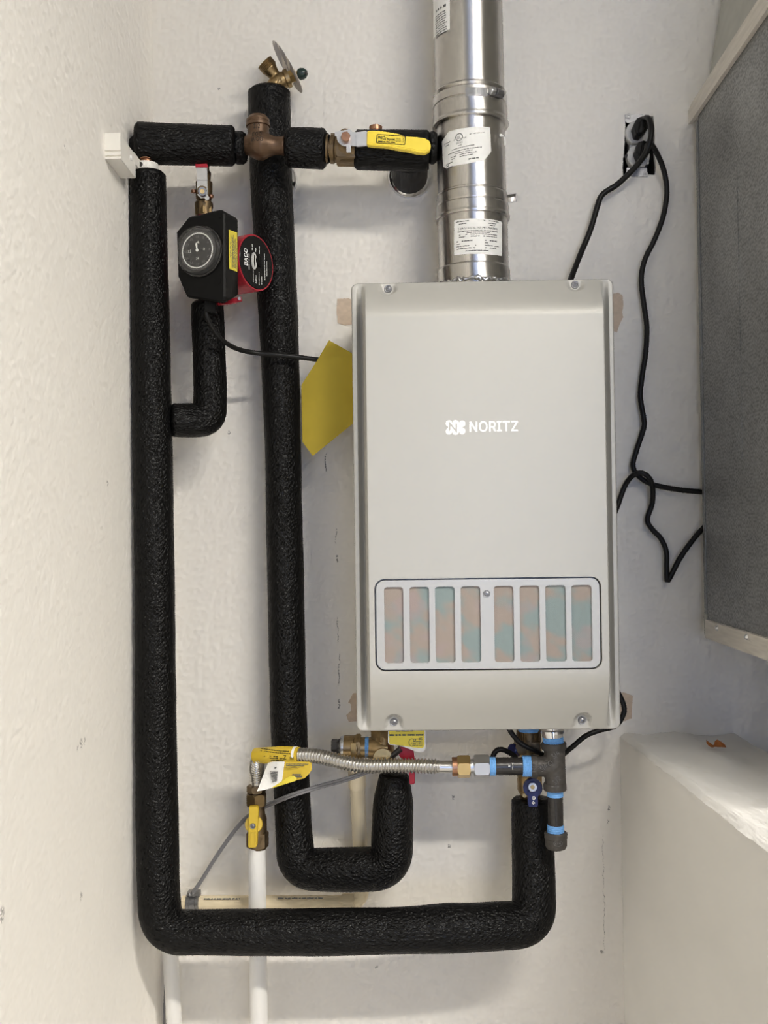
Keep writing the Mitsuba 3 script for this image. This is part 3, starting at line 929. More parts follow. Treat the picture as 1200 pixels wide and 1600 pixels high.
# chrome wall flanges
for k, (a, b, r) in enumerate(((641, 276, .0355), (431, 283, .0345))):
    o = P(a, b, 0)
    key = "wall_flange" + ("" if k == 0 else "_001")
    add(key + "__cover_ring", turned(o + [0, .001, 0], o + [0, -.014, 0], [(0, r), (.25, r * .995), (.55, r * .93), (.85, r * .72), (1, r * .45)], 48), "m_chrome", 60)
    if k:
        add(key + "__pipe_stub", turned(o, P(425, 262, -.05), [(0, .012), (1, .012)], 24), "m_copper", 30)
tag("wall_flange", "round chrome wall flange under the end of the pipe with the yellow valve handle", "wall flange")
tag("wall_flange_001", "round chrome wall flange mostly hidden behind the middle foam-covered pipe", "wall flange")

# ------------------------------------------------------------------ white bracket on the left wall with its clamp
b0, b1 = PP(188, 212, (XL + .021, 0, 0), (1, 0, 0)), None
yb = b0[1]
zb1 = PP(177, 209.5, (0, yb, 0), (0, 1, 0))[2]
zb0 = PP(177, 249, (0, yb, 0), (0, 1, 0))[2]
xw = XL + .0215
add("pipe_bracket__bar", box3(XL, xw, yb, -.188, zb0, zb1, .0012), "m_white_plastic", 25)
add("pipe_bracket__end_plate", box3(XL, xw + .0005, yb - .003, yb + .001, zb0 + .011, zb1 + .001, .0008), "m_white_plastic", 25)
add("pipe_bracket__rib", box3(XL, xw + .0005, yb - .0028, yb + .001, zb0 + .0045, zb0 + .0085, .0007), "m_white_plastic", 25)
add("pipe_bracket__rib", box3(XL, xw + .0005, yb - .0028, yb + .001, zb0 - .0004, zb0 + .0025, .0007), "m_white_plastic", 25)
add("pipe_bracket__screw", turned([xw - .001, yb + .05, (zb0 + zb1) / 2 + .003], [xw + .0018, yb + .05, (zb0 + zb1) / 2 + .003], [(0, .0042), (.6, .0042), (1, .0026)], 20), "m_white", 30)
c0 = P(229.3, 264, -.142)
band = m3.Manifold.cylinder(.0135, .0166, .0166, 48, True) - m3.Manifold.cylinder(.03, .0118, .0118, 48, True)
add("pipe_bracket__clamp", cat(put(tm(band), tt(c0)), box3(XL + .006, XL + .020, -.19, c0[1] + .006, c0[2] - .0075, c0[2] + .0075, .001), box3(XL + .006, c0[0] - .013, c0[1] - .006, c0[1] + .006, c0[2] - .0075, c0[2] + .0075, .001)), "m_white_plastic", 30)
sc = c0 + np.array([-.005, -.0155, .0012])
add("pipe_bracket__clamp__screw", turned(sc, sc + np.array([-.0006, -.0022, 0]), [(0, .0036), (1, .0032)], 18), "m_iron_gloss", 30)
tag("pipe_bracket", "cream-white bracket on the left wall clamping the top of the long left pipe", "pipe bracket")

# ------------------------------------------------------------------ hose bib on top of the middle pipe
YB = -.050
sb_ = S(YB)
add("hose_bib__body", tm(m3.Manifold.batch_boolean([mm(turned(P(428, 150, YB), P(432, 126, YB), [(0, .013), (.75, .0135), (1, .011)], 28)),
                                                  mm(turned(P(424, 133, YB), P(452, 121.5, YB), [(0, .006), (.1, .0105), (.35, .0135), (.7, .0128), (.78, .0118), (.8, .0142), (1, .0142)], 30)),
                                                  mm(turned(P(436, 127, YB), P(413.5, 97.5, YB - .01), [(0, .0105), (.35, .0088), (.62, .0112), (.66, .0122), (1, .0122)], 30))], m3.OpType.Add)), "m_brass", 40)
qa, qb = P(421.5, 107, YB - .007), P(413, 97, YB - .0102)
th = np.array([(t, .0124 + (.0009 if k % 2 else 0)) for k, t in enumerate(np.linspace(0, 1, 11))])
add("hose_bib__outlet_thread", turned(qa, qb, th.tolist(), 32), "m_brass", 20)
add("hose_bib__bonnet_nut", cat(hexagon(P(449, 122.5, YB), P(463, 116.5, YB), .0098, rot=.3), turned(P(446, 123.5, YB), P(450, 122, YB), [(0, .0125), (1, .0125)], 28)), "m_brass_bright", 25)
ctr, tip0, tip1 = P(452, 108, YB), P(425.5, 67, YB - .004), P(472, 142.5, YB + .004)
ctr = (tip0 + tip1) / 2
la = (tip1 - tip0) / 2
nrm = unit(np.cross(la, [0, 1, 0]))
nrm = unit(nrm + np.array([0, .05, 0]))
side = unit(np.cross(nrm, la))
tw = np.linspace(0, 2 * np.pi, 40, endpoint=False)
out = Polygon(np.c_[np.cos(tw), np.sin(tw) * (.92)] * np.linalg.norm(la))
Mt = np.eye(4)
Mt[:3, 0], Mt[:3, 1], Mt[:3, 2], Mt[:3, 3] = unit(la), side, np.cross(unit(la), side), ctr
add("hose_bib__paper_tag", put(extrude(out, .0006), Mt), "m_tag", False)
labels["hose_bib__paper_tag"] = {"label": "round printed paper tag seen nearly edge-on"}
add("hose_bib__stem", turned(P(460, 118, YB), P(470, 114.5, YB), [(0, .0045), (1, .0045)], 16), "m_brass_bright", 30)
kn = P(466, 116.5, YB), P(479.5, 113.5, YB - .004)
add("hose_bib__knob", turned(*kn, [(0, .0060), (.15, .0085), (.45, .0088), (.75, .0075), (1, .004)], 28), "m_green_knob", 40)
add("hose_bib__knob__screw", turned(P(477, 114.5, YB - .006), P(480, 114, YB - .007), [(0, .003), (1, .0022)], 14), "m_iron_gloss", 30)
add("hose_bib__raised_mark", put(extrude(Polygon([(-.0045, -.003), (.0045, -.003), (0, .005)]).buffer(.001).difference(Polygon([(-.0045, -.003), (.0045, -.003), (0, .005)]).buffer(-.0006)), .0008), facing(P(437.5, 127, YB - .0132))), "m_brass", False)
tag("hose_bib", "brass hose bib with a round tag and dark green knob atop the middle pipe", "faucet")

# ------------------------------------------------------------------ bronze check valve
YC = -.122
sc_ = S(YC)
bod = m3.Manifold.batch_boolean([mm(turned(P(367, 226.5, YC), P(446, 228, YC), [(0, 13 * sc_), (.18, 13 * sc_), (.3, 17 * sc_), (.42, 22 * sc_), (.55, 23 * sc_), (.68, 17.5 * sc_), (.8, 14 * sc_), (.93, 14 * sc_), (.935, 15 * sc_), (1, 15 * sc_)], 40)),
                                 mm(turned(P(404.5, 232, YC), P(403.2, 196.5, YC), [(0, 20 * sc_), (.35, 19 * sc_), (.6, 17 * sc_), (1, 17 * sc_)], 36)),
                                 mm(put(trimesh.creation.icosphere(3, 22 * sc_), tt(P(406, 228, YC)) @ np.diag([1.1, 1, .95, 1])))], m3.OpType.Add)
bt = tm(bod.refine_to_length(.0025))
bt.merge_vertices()
trimesh.smoothing.filter_taubin(bt, iterations=16)
add("check_valve__body", bt, "m_bronze", 60)
add("check_valve__cap", cat(turned(P(403.3, 198.5, YC), P(402.8, 180.5, YC), [(0, 17.5 * sc_), (.02, 19 * sc_), (.25, 19 * sc_), (.3, 18 * sc_), (.36, 18 * sc_), (.4, 18.6 * sc_), (.62, 18.2 * sc_), (.7, 16.5 * sc_), (.92, 14 * sc_), (1, 10 * sc_)], 40)), "m_bronze", 28)
from scipy.spatial import cKDTree
_fv = bt.vertices[bt.vertices[:, 1] < YC - .004]
_kt = cKDTree(_fv[:, [0, 2]])
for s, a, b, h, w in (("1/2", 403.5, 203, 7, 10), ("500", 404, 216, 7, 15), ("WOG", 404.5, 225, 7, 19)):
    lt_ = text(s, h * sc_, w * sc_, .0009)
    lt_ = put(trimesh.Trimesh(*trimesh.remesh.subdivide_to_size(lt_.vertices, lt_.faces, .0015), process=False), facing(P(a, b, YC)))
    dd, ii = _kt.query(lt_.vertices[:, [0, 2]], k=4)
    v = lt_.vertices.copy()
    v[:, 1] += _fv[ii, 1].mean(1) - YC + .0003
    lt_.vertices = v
    add("check_valve__lettering", lt_, "m_letter_shade", False)
labels["check_valve__lettering"] = {"label": "cast lettering with its shade painted dark"}
tag("check_valve", "brown bronze check valve with a round cap, in front of the middle foam-covered pipe", "valve")

# ------------------------------------------------------------------ ball valve with the yellow lever
YD = -.118
sd_ = S(YD)
add("ball_valve__body", cat(turned(P(510, 232, YD), P(557, 233.5, YD), [(0, 22 * sd_), (.07, 22 * sd_), (.08, 18 * sd_), (.14, 18 * sd_), (.15, 23 * sd_), (.26, 23 * sd_), (.3, 21 * sd_), (.5, 23.5 * sd_), (.7, 24.5 * sd_), (1, 24.5 * sd_)], 40)), "m_brass_dark", 30)
add("ball_valve__hexagon", hexagon(P(527, 233, YD), P(559, 234, YD), 26 * sd_, .06, math.pi / 6 + .25), "m_brass_dark", 25)
add("ball_valve__stem", turned(P(540, 214, -.11), P(540, 212, -.1575), [(0, .010), (1, .010)], 24), "m_brass_dark", 30)
yl = -.160
_c = P(540, 214, yl)
_k = S(yl)
_lp = shapely.union_all([Point(0, 0).buffer(14 * _k, quad_segs=10), sbox(-17 * _k, 2 * _k, 2 * _k, 9 * _k), Polygon([(-4 * _k, 10.5 * _k), (16 * _k, 7.5 * _k), (33 * _k, 9 * _k), (36 * _k, -12 * _k), (18 * _k, -14.5 * _k), (0, -13 * _k)]),
                         sbox(1 * _k, -24 * _k, 8 * _k, -10 * _k)]).buffer(.0015).buffer(-.0015)
add("ball_valve__lever_plate", put(plate(_lp, .0026, .0005), facing(_c + np.array([0, .0026, 0]))), "m_zinc", 25)
add("ball_valve__lever_plate__bend", slab([(556, 207), (578, 204.5), (578, 226.5), (557, 228.5)], yl - .004, .004, .001), "m_zinc", 25)
grip = [(573.5, 204.5), (577, 202.8), (600, 204.2), (622, 208), (634, 212), (652, 213.2), (664, 215), (671, 219), (673.5, 227), (671, 235), (663, 238.8), (650, 237.6), (636, 234.3), (628, 233.5), (606, 229), (577, 226.6), (573, 225)]
gp = slab(grip, yl - .009, .010, .003, .002)
add("ball_valve__grip", gp, "m_yellow_grip", 50)
labels["ball_valve__grip"] = {"label": "yellow plastic grip"}
yg = yl - .0092
gang = -math.atan2(4.0, 46)
Mg = facing(P(611, 218, yg)) @ trimesh.transformations.rotation_matrix(gang, [0, 0, 1])
s_ = S(yg)
outl = rrect(-23 * s_, -7.2 * s_, 23 * s_, 7.2 * s_, .002).difference(rrect(-22 * s_, -6.2 * s_, 22 * s_, 6.2 * s_, .0015))
add("ball_valve__grip__lettering", put(cat(extrude(outl, .0003), put(text("PRO", .0044, .010, .0003, True), tt([-.0135, .0016, 0])), put(text("Channel", .0036, .014, .0003, True), tt([-.001, .0002, 0])),
                                           greek(-.018, .007, -.0038, .0015, g, words=4), put(text("600", .0022, .006, .0003), tt([.0105, .0018, 0])), put(text("WOG", .0022, .007, .0003), tt([.0105, -.0016, 0])),
                                           put(text("3/4", .003, .008, .0003), tt([.0175, 0, 0]) @ trimesh.transformations.rotation_matrix(math.pi / 2, [0, 0, 1]))), Mg), "m_ink", False)
add("ball_valve__nut", cat(hexagon(P(540, 213, yl - .001), P(540, 213, yl - .009), 7.6 * sd_, .12, .2)), "m_copper", 25)
add("ball_valve__drain_cap", turned(P(587, 214, -.105), P(587, 196.5, -.105), [(0, .008), (.55, .008), (.56, .0093), (.9, .0098), (1, .007)], 28), "m_copper", 30)
tag("ball_valve", "brass ball valve with a long yellow lever, left of the flue pipe", "valve")

# ------------------------------------------------------------------ small ball valve above the pump
YE = -.105
se = S(YE)
add("ball_valve_001__body", cat(turned(P(319, 258, YE), P(318.5, 338, YE), [(0, 8 * se), (.1, 8 * se), (.15, 11 * se), (.3, 10 * se), (.34, 13 * se), (.62, 13 * se), (.7, 11 * se), (.74, 14 * se), (.82, 14.5 * se), (.88, 13 * se), (1, 13 * se)], 32)), "m_brass_dark", 30)
add("ball_valve_001__nut", hexagon(P(318.5, 322, YE), P(318.4, 337, YE), 14.6 * se, .08, .42), "m_brass", 25)
for a, b in ((303, 299), (329.5, 306.5)):
    add("ball_valve_001__screw", turned(P(a, b + 3, YE - .006), P(a, b - 3, YE - .007), [(0, .003), (.2, .0042), (.8, .0042), (1, .0025)], 16), "m_copper", 40)
yl2 = YE - .024
add("ball_valve_001__stem", turned(P(316, 299, YE), P(316, 299, yl2), [(0, .008), (1, .008)], 20), "m_brass_dark", 30)
add("ball_valve_001__lever", cat(slab([(308, 280), (324, 280), (324.5, 305), (327, 308), (326, 312), (321.5, 313.5), (319.5, 309), (314, 309.5), (308.5, 305), (307.5, 298)], yl2, .0022, .0005),
                                 slab([(306, 260), (323.5, 260), (324, 281), (308, 281)], yl2 - .002, .003, .0006)), "m_zinc", 25)
add("ball_valve_001__lever__red_grip", slab([(304.8, 255), (323.8, 255), (323.8, 261), (305.4, 261)], yl2 - .004, .006, .001), "m_red_handle", 30)
add("ball_valve_001__lever_nut", hexagon(P(316, 299, yl2), P(316, 299, yl2 - .006), 7.3 * se, .14, .3), "m_screw", 25)
add("ball_valve_001__lever_nut__stem_end", turned(P(316, 299, yl2 - .004), P(316, 299, yl2 - .0078), [(0, .0036), (1, .0032)], 18), "m_brass_bright", 30)
tag("ball_valve_001", "small brass ball valve with a short grey lever, directly above the pump timer", "valve")

# ------------------------------------------------------------------ circulation pump with its timer
ang = math.radians(20)
nb = np.array([-math.sin(ang), -math.cos(ang), 0])
tb0 = P(312, 398, -.185)
TM = frame(tb0, nb)


def tl(a, b, lift=0.0):
    q = np.linalg.inv(TM) @ np.r_[PP(a, b, tb0 + nb * lift, nb), 1]
    return q[0], q[1]


oct_ = Polygon([tl(a, b) for a, b in ((294, 339), (342, 327.2), (345.5, 327.4), (349.5, 330), (350.8, 334), (351.3, 463), (350, 468), (345, 471.2), (340, 471.5), (291.5, 463.5), (277.5, 431), (275.2, 362.5))]).buffer(-.001).buffer(.001)
_o = np.array(oct_.exterior.coords)[:-1]
_i = np.array(oct_.buffer(-.0022).exterior.coords)[:-1]
_bk = np.c_[_o[:, 0], np.maximum(_o[:, 1], _o[:, 1].min() + .0165), 0 * _o[:, 0]]
box_shell = trimesh.Trimesh(np.vstack([_bk, np.c_[_o, np.full(len(_o), .026)], np.c_[_o, np.full(len(_o), .0348)], np.c_[_i, np.full(len(_i), .037)]])).convex_hull
add("circulation_pump__timer_box", put(box_shell, TM @ tt([0, 0, -.037])), "m_black_plastic", 30)
labels["circulation_pump__timer_box"] = {"label": "black timer box with cut corners"}
for a, b in ((343.5, 337.5), (342, 440), (291, 452)):
    add("circulation_pump__timer_box__screw", put(turned([0, 0, -.001], [0, 0, .0006], [(0, .0034), (1, .0032)], 16), TM @ tt([*tl(a, b), 0])), "m_black_plastic", 30)
dc = tl(309, 391.5, .008)
Md = TM @ tt([*dc, 0])
rd = .0338
add("circulation_pump__timer_box__dial", put(cat(turned([0, 0, 0], [0, 0, .0055], [(0, rd * .97), (.9, rd * .97), (1, rd * .94)], 56), turned([0, 0, .005], [0, 0, .0085], [(0, rd * .86), (.8, rd * .84), (1, rd * .80)], 56)), Md), "m_dial", 25)
rg = Point(0, 0).buffer(rd * .735, quad_segs=20).difference(Point(0, 0).buffer(rd * .685, quad_segs=20))
ticks = []
for k in range(96):
    a = k * 2 * math.pi / 96
    r0, r1 = (rd * .75, rd * .81)
    ticks.append(LineString([(r0 * math.cos(a), r0 * math.sin(a)), (r1 * math.cos(a), r1 * math.sin(a))]).buffer(.00016, cap_style=2))
add("circulation_pump__timer_box__dial__white_ring", put(extrude(rg, .0004), Md @ tt([0, 0, .0085])), "m_print", False)
add("circulation_pump__timer_box__dial__tick_marks", put(cat(*[extrude(t, .0003) for t in ticks], *[put(text(str(n), .0032, None, .0003), tt([rd * .57 * math.sin(n * math.pi / 12), rd * .57 * math.cos(n * math.pi / 12), 0])) for n in range(2, 25, 2)]), Md @ tt([0, 0, .0085])), "m_print_dim", False)
add("circulation_pump__timer_box__dial__marks", put(cat(put(text("12", .0036, None, .0003), tt([-.0125, 0, 0])), put(text("6", .0036, None, .0003), tt([.0105, .001, 0])), put(text("18", .003, None, .0003), tt([0, -.011, 0])),
                                                    extrude(Polygon([(-.001, .0105), (.003, .0095), (.0012, .0135)]), .0003)), Md @ tt([0, 0, .0085])), "m_print", False)
hand = LineString([(0, 0), (-.0012, .0095)]).buffer(.0010).union(Point(0, 0).buffer(.002))
add("circulation_pump__timer_box__dial__hand", put(extrude(hand, .0012), Md @ tt([0, 0, .009])), "m_white", False)
gl, _uv = lathe([(rd * 1.06, 0), (rd * 1.06, .003), (rd * 1.0, .0034), (rd * .99, .0125), (rd * .955, .0145), (rd * .90, .0150), (0.00001, .0155)], 64)
add("circulation_pump__timer_box__clear_cover", put(gl, Md), "m_glass", True)
labels["circulation_pump__timer_box__clear_cover"] = {"label": "clear plastic dial cover"}
rimp = lathe([(rd * 1.06, .0002), (rd * 1.075, .0012), (rd * 1.06, .003), (rd * 1.03, .0032), (rd * 1.01, .002)], 64)
add("circulation_pump__timer_box__cover_rim", put(rimp[0], Md), "m_black_gloss", True)
# yellow sticker on the box's right side
xb = np.array(TM[:3, 0])
sp0 = np.array(max([(TM @ np.r_[x, y, 0, 1])[:3] for x, y in oct_.exterior.coords], key=lambda v: v @ xb))
sp0 = sp0 + xb * .0004


def sl(a, b):
    return PP(a, b, sp0, xb)


SM = frame(sp0, xb)
inv = np.linalg.inv(SM)
st_ = Polygon([(inv @ np.r_[sl(a, b), 1])[:2] for a, b in ((357.2, 358.8), (370.2, 363.5), (370.6, 425), (358, 420))])
add("circulation_pump__timer_box__yellow_label", put(extrude(st_, .0004), SM), "m_label_yellow", False)
cx, cy = st_.centroid.x, st_.centroid.y
bx = st_.bounds
pr_ = [put(greek(-.024, .024 - .01 * g.random(), 0, .0009, g, words=7), tt([cx - .004 + .0021 * k, cy, .0003]) @ trimesh.transformations.rotation_matrix(math.pi / 2, [0, 0, 1])) for k in range(7)]
pr_.append(put(greek(-.012, .012, 0, .0016, g, words=3), tt([cx - .0075, cy, .0003]) @ trimesh.transformations.rotation_matrix(math.pi / 2, [0, 0, 1])))
add("circulation_pump__timer_box__yellow_label__print", put(cat(*pr_), SM), "m_ink_soft", False)
# motor
an = math.radians(60)
mdir = np.array([math.sin(an), -math.cos(an), 0])
fc = P(400, 410.5, -.128)
rm = 44.5 * S(-.128)
back = fc - mdir * .088
add("circulation_pump__motor", turned(back, fc, [(0, rm * .8), (.1, rm * .98), (.97, rm), (1, rm * .985)], 56), "m_red", 30)
labels["circulation_pump__motor"] = {"label": "round red motor"}
add("circulation_pump__volute", cat(turned(back - mdir * .02, back + mdir * .01, [(0, rm * .7), (.3, rm * .95), (1, rm * .95)], 40), turned(P(321, 338, -.105), P(324, 472, -.105), [(0, .012), (.2, .012), (.3, .018), (.7, .018), (.8, .012), (1, .012)], 28)), "m_red", 30)
FM = frame(fc, mdir)
add("circulation_pump__motor__face_plate", put(turned([0, 0, -.001], [0, 0, .0012], [(0, rm * .93), (.7, rm * .93), (1, rm * .91)], 56), FM), "m_black_gloss", 30)
R90 = trimesh.transformations.rotation_matrix(math.pi / 2, [0, 0, 1])
tx = [put(text("BACO", .0075, .024, .0004, True), tt([-.025, .003, .0012]) @ R90)]
add("circulation_pump__motor__lettering", put(cat(*tx), FM), "m_white", False)
tx = [put(greek(-.012, .012, 0, .0016, g, words=4), tt([-.0175, -.002, .0012]) @ R90)]
for x_, a_, b_, w_ in ((-.010, .016, .026, 2), (-.002, .015, .022, 1), (.0065, .014, .026, 2), (.0185, -.022, .018, 7), (.0235, -.015, .008, 4), (-.0085, -.030, -.012, 4), (-.002, -.031, -.018, 3), (.005, -.032, -.012, 5), (.011, -.030, -.017, 3)):
    tx.append(put(greek(a_, b_, 0, .0013, g, words=w_), tt([x_, 0, .0012]) @ R90))
add("circulation_pump__motor__print", put(cat(*tx), FM), "m_print", False)
add("circulation_pump__motor__vent_plug", put(cat(extrude(affinity.scale(Point(0, 0).buffer(1, quad_segs=12), .0062, .0125), .0016)), FM @ tt([-.0065, .001, .0006])), "m_grey_face", 30)
add("circulation_pump__motor__vent_plug__slot", put(extrude(affinity.scale(Point(0, 0).buffer(1, quad_segs=12), .0009, .0085), .0019), FM @ tt([-.0065, .001, .0006])), "m_dark", 30)
add("circulation_pump__motor__selector_knob", put(turned([0, 0, 0], [0, 0, .004], [(0, .0085), (.7, .0082), (1, .006)], 28), FM @ tt([.0055, .003, .001])), "m_black_plastic", 30)
add("circulation_pump__flange_lever", cat(slab([(338, 468), (360, 466.5), (376, 463), (377.5, 469.5), (360, 474.5), (340, 476)], -.150, .006, .0012)), "m_red", 30)
add("circulation_pump__flange_lever__screw", turned(P(374, 466.5, -.150), P(374, 466.5, -.1545), [(0, .0026), (1, .0022)], 16), "m_chrome", 30)
tag("circulation_pump", "black and red circulation pump with a round timer dial", "pump")

# ------------------------------------------------------------------ cords
def cord(root, pts, d, label, mat_="m_black_rubber", part="cable", step=.003, n=14):
    path = spline([np.r_[P(a, b, y), d * S(y) / 2] for a, b, y in pts], step)
    add(f"{root}__{part}" if part else root, tube(path, None, n), mat_, True)
    if label:
        tag(root, label, "cord")


cord("power_cord", [(322.5, 482, -.172), (323, 492, -.172), (330, 508, -.165), (346, 530, -.150), (370, 545, -.125), (400, 551.5, -.105), (440, 555, -.10), (497, 562, -.085), (540, 568, -.07)], 7.5, "thin black power cord curving from the pump timer behind the yellow paper")
sr = slab([(319, 467), (336.5, 468), (337, 488), (334, 489), (320, 487)], -.178, .016, .002, .001)
add("power_cord__strain_relief", sr, "m_black_plastic", 30)
YO = -.012
cord("power_cord_001", [(1004, 196, -.022), (1007, 186, -.034), (1013, 185, -.048), (1017.5, 198, -.056), (1016.5, 215, -.058), (1010, 236, -.054), (994.5, 259, -.038), (966, 287, -.022), (946, 300, -.02), (938, 309, -.02), (932, 327, -.022), (922.5, 359, -.027), (907, 397, -.035), (892, 436, -.055), (887, 452, -.075), (884, 466, -.092), (883, 486, -.100)],
     9.0, "black power cord from the wall outlet down behind the heater's top edge")
cord("power_cord_002", [(1008, 238, -.030), (1012, 226, -.040), (1019, 227, -.040), (1035, 259, -.022), (1042, 297, -.014), (1036.5, 337, -.012), (1022.5, 375, -.012), (1007.5, 406, -.012), (1002, 437, -.012), (1006, 475, -.012), (1010.5, 510, -.012), (1009, 550, -.012), (1003, 590, -.012), (1000.5, 620, -.012),
      (1005.5, 652, -.012), (1006, 668, -.012), (994.5, 704, -.012), (989, 728, -.012), (998, 744, -.013), (1020, 757, -.014), (1060, 765, -.012), (1096, 768.5, -.010), (1130, 770, -.006)],
     8.2, "long black cord hanging from the wall outlet to the sheet metal duct")
cord("power_cord_003", [(950, 822, -.03), (963.5, 794, -.02), (976, 760, -.016), (989, 743, -.024), (1005, 739.5, -.028), (1018, 754, -.026), (1019.5, 784, -.014), (1011.5, 812, -.012), (1020, 828, -.012), (1033, 842, -.012), (1041, 862, -.012), (1041.5, 888, -.012), (1042.5, 908, -.012), (1050, 896, -.012), (1062, 873, -.012), (1080, 847, -.012), (1097, 827, -.010), (1125, 800, -.006)],
     8.2, "black cord with a sharp low bend between the heater's right edge and the duct")
cord("power_cord_004", [(940, 1040, -.09), (962, 1075, -.09), (974, 1100, -.09), (974, 1116, -.09), (962, 1134, -.09), (938, 1141, -.095), (915, 1150, -.10), (893, 1168, -.105), (868, 1186, -.120), (850, 1180, -.130), (838, 1174, -.134), (825, 1168, -.136), (812, 1160, -.136), (801, 1148, -.136), (794, 1136, -.135), (786, 1120, -.134)],
     8.0, "black cable looping beneath the heater's right half behind the iron tee")
cord("power_cord_005", [(764, 1196, -.15), (770, 1182, -.145), (775, 1173.5, -.145), (783, 1171, -.145), (794, 1175, -.14), (804, 1182, -.13), (812, 1195, -.12)], 8.0, "short loop of black cable above the black iron nipple")

# ------------------------------------------------------------------ electrical outlet without its cover plate
ob = [(a, b) for a, b in HOLE]
c_out = P(998, 228)
poly = _hole.buffer(-.0002)
sh = poly.difference(poly.buffer(-.0014))
add("electrical_outlet__box", cat(put(extrude(sh, .050), facing((0, .052, 0))), put(extrude(poly, .002), facing((0, .054, 0)))), "m_iron_gloss", False)
yk = cat(slab([(976, 179), (1004, 178), (1004, 190), (998, 192), (980, 192), (977, 190)], -.0015, .0014), slab([(979, 262), (1011, 262), (1012, 276), (990, 276), (978, 274)], -.0015, .0014),
         slab([(984, 190), (1006, 190), (1007, 264), (987, 264)], .004, .002))
add("electrical_outlet__mounting_strap", yk, "m_screw", False)
for a, b in ((981.5, 182), (1008, 272.5)):
    rr_ = Point(0, 0).buffer(.0042, quad_segs=10).difference(Point(0, 0).buffer(.0018, quad_segs=8))
    add("electrical_outlet__plaster_ear", put(extrude(rr_, .0016), facing(P(a, b, -.001))), "m_grey_face", False)
for a, b in ((995.5, 206.5), (998, 243)):
    o = P(a, b, -.0075)
    rp = affinity.scale(Point(0, 0).buffer(1, quad_segs=14), .0175, .0185).intersection(sbox(-1, -.0165, 1, .0165))
    add("electrical_outlet__socket_face", put(hullplate(rp, .014, .0015), facing(o + np.array([0, .014, 0]))), "m_grey_face", 25)
add("electrical_outlet__body", slab([(982, 196), (1012, 194), (1014, 256), (985, 258)], .0035, .02), "m_grey_face", False)
add("electrical_outlet__screw", turned(P(978.5, 244, -.002), P(978.5, 244, -.006), [(0, .0032), (1, .003)], 12), "m_iron_gloss", 30)
tag("electrical_outlet", "open electrical outlet without a cover plate, right of the flue pipe", "outlet")
for k, (root, a, b, da) in enumerate((("power_cord_001", 998, 203, -.25), ("power_cord_002", 1001, 240, -.15))):
    o = P(a, b, -.0076)
    sh_ = Polygon([(-.010, -.004), (-.008, .008), (-.002, .0115), (.008, .0105), (.011, .003), (.008, -.006), (.002, -.0155), (-.004, -.0155), (-.007, -.009)]).buffer(.0015)
    add(root + "__plug", put(plate(sh_, .022, .003), facing(o) @ trimesh.transformations.rotation_matrix(da, [0, 0, 1])), "m_black_plastic", 40)
    add(root + "__plug__grip", put(box3(-.004, .004, -.016, .006, .020, .028, .002), facing(o) @ trimesh.transformations.rotation_matrix(da, [0, 0, 1])), "m_black_plastic", 30)

# ------------------------------------------------------------------ yellow paper tucked behind the heater
yp = [(514, 531.6), (548, 550.5), (560, 558), (560, 655), (548, 664.5), (488.6, 712.5), (472.4, 690), (470.8, 602), (495, 564)]
pl = Polygon(yp)
cells = []
xs = np.arange(466, 564, 4.0)
ysr = np.arange(528, 716, 4.0)
for a in xs:
    for b in ysr:
        c = pl.intersection(sbox(a, b, a + 4, b + 4))
        for q in (getattr(c, "geoms", [c]) if c.area > .01 else []):
            co = np.array(q.exterior.coords)[:-1]
            cells.append(co)
V, F = [], []
for co in cells:
    k = len(V)
    V += co.tolist()
    F += [[k, k + i, k + i + 1] for i in range(1, len(co) - 1)]
pm = trimesh.Trimesh(np.c_[V, np.zeros(len(V))], F, process=True)
pm.merge_vertices()
v = pm.vertices
dep = -.088 + .004 * np.sin(v[:, 0] / 26 + v[:, 1] / 60) + .010 * np.clip((506 - v[:, 0]) / 40, 0, 1) ** 2 + .004 * np.clip((560 - v[:, 1]) / 30, 0, 1) + .0012 * np.sin(v[:, 1] / 9 + v[:, 0] / 17)
pm.vertices = np.array([P(a, b, d) for (a, b, _), d in zip(v, dep)])
pm2 = pm.copy()
pm2.vertices = pm2.vertices + np.array([0, .0005, 0])
pm2.faces = pm2.faces[:, ::-1]
add("yellow_paper", cat(pm, pm2), "m_paper", 40)
tag("yellow_paper", "yellow sheet of paper sticking out behind the heater's left edge", "paper")

# ------------------------------------------------------------------ gas line: white riser, shutoff valve, corrugated connector, iron drip leg
YG = -.085
sg = S(YG)
o0, o1 = P(401, 1316, YG), P(404.5, 1600, YG)
o1 = o0 + (o1 - o0) * (o0[2] / (o0[2] - o1[2]))
add("gas_pipe", turned(o1, o0, [(0, 13.6 * sg), (1, 13.6 * sg)], 40), "m_pvc_white", 30)
tag("gas_pipe", "white vertical pipe below the yellow gas valve", "pipe")
add("gas_shutoff_valve__body", cat(turned(P(402.5, 1326, YG), P(402, 1258, YG), [(0, 13.5 * sg), (.1, 15 * sg), (.3, 16 * sg), (.36, 14.5 * sg), (.7, 14.5 * sg), (.8, 12 * sg), (1, 11 * sg)], 32),
                                   hexagon(P(402.5, 1323, YG), P(402.3, 1300, YG), 17.5 * sg, .08, .3)), "m_brass_dark", 25)
add("gas_shutoff_valve__flare_nut", cat(hexagon(P(401, 1259, YG), P(400.6, 1239, YG), 16.3 * sg, .12, .5), hexagon(P(400.6, 1238, YG), P(400.4, 1227, YG), 15.0 * sg, .1, .2)), "m_brass_dark", 25)
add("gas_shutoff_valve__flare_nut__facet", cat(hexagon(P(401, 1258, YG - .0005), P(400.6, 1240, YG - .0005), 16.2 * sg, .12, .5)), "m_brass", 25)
yh = YG - .020
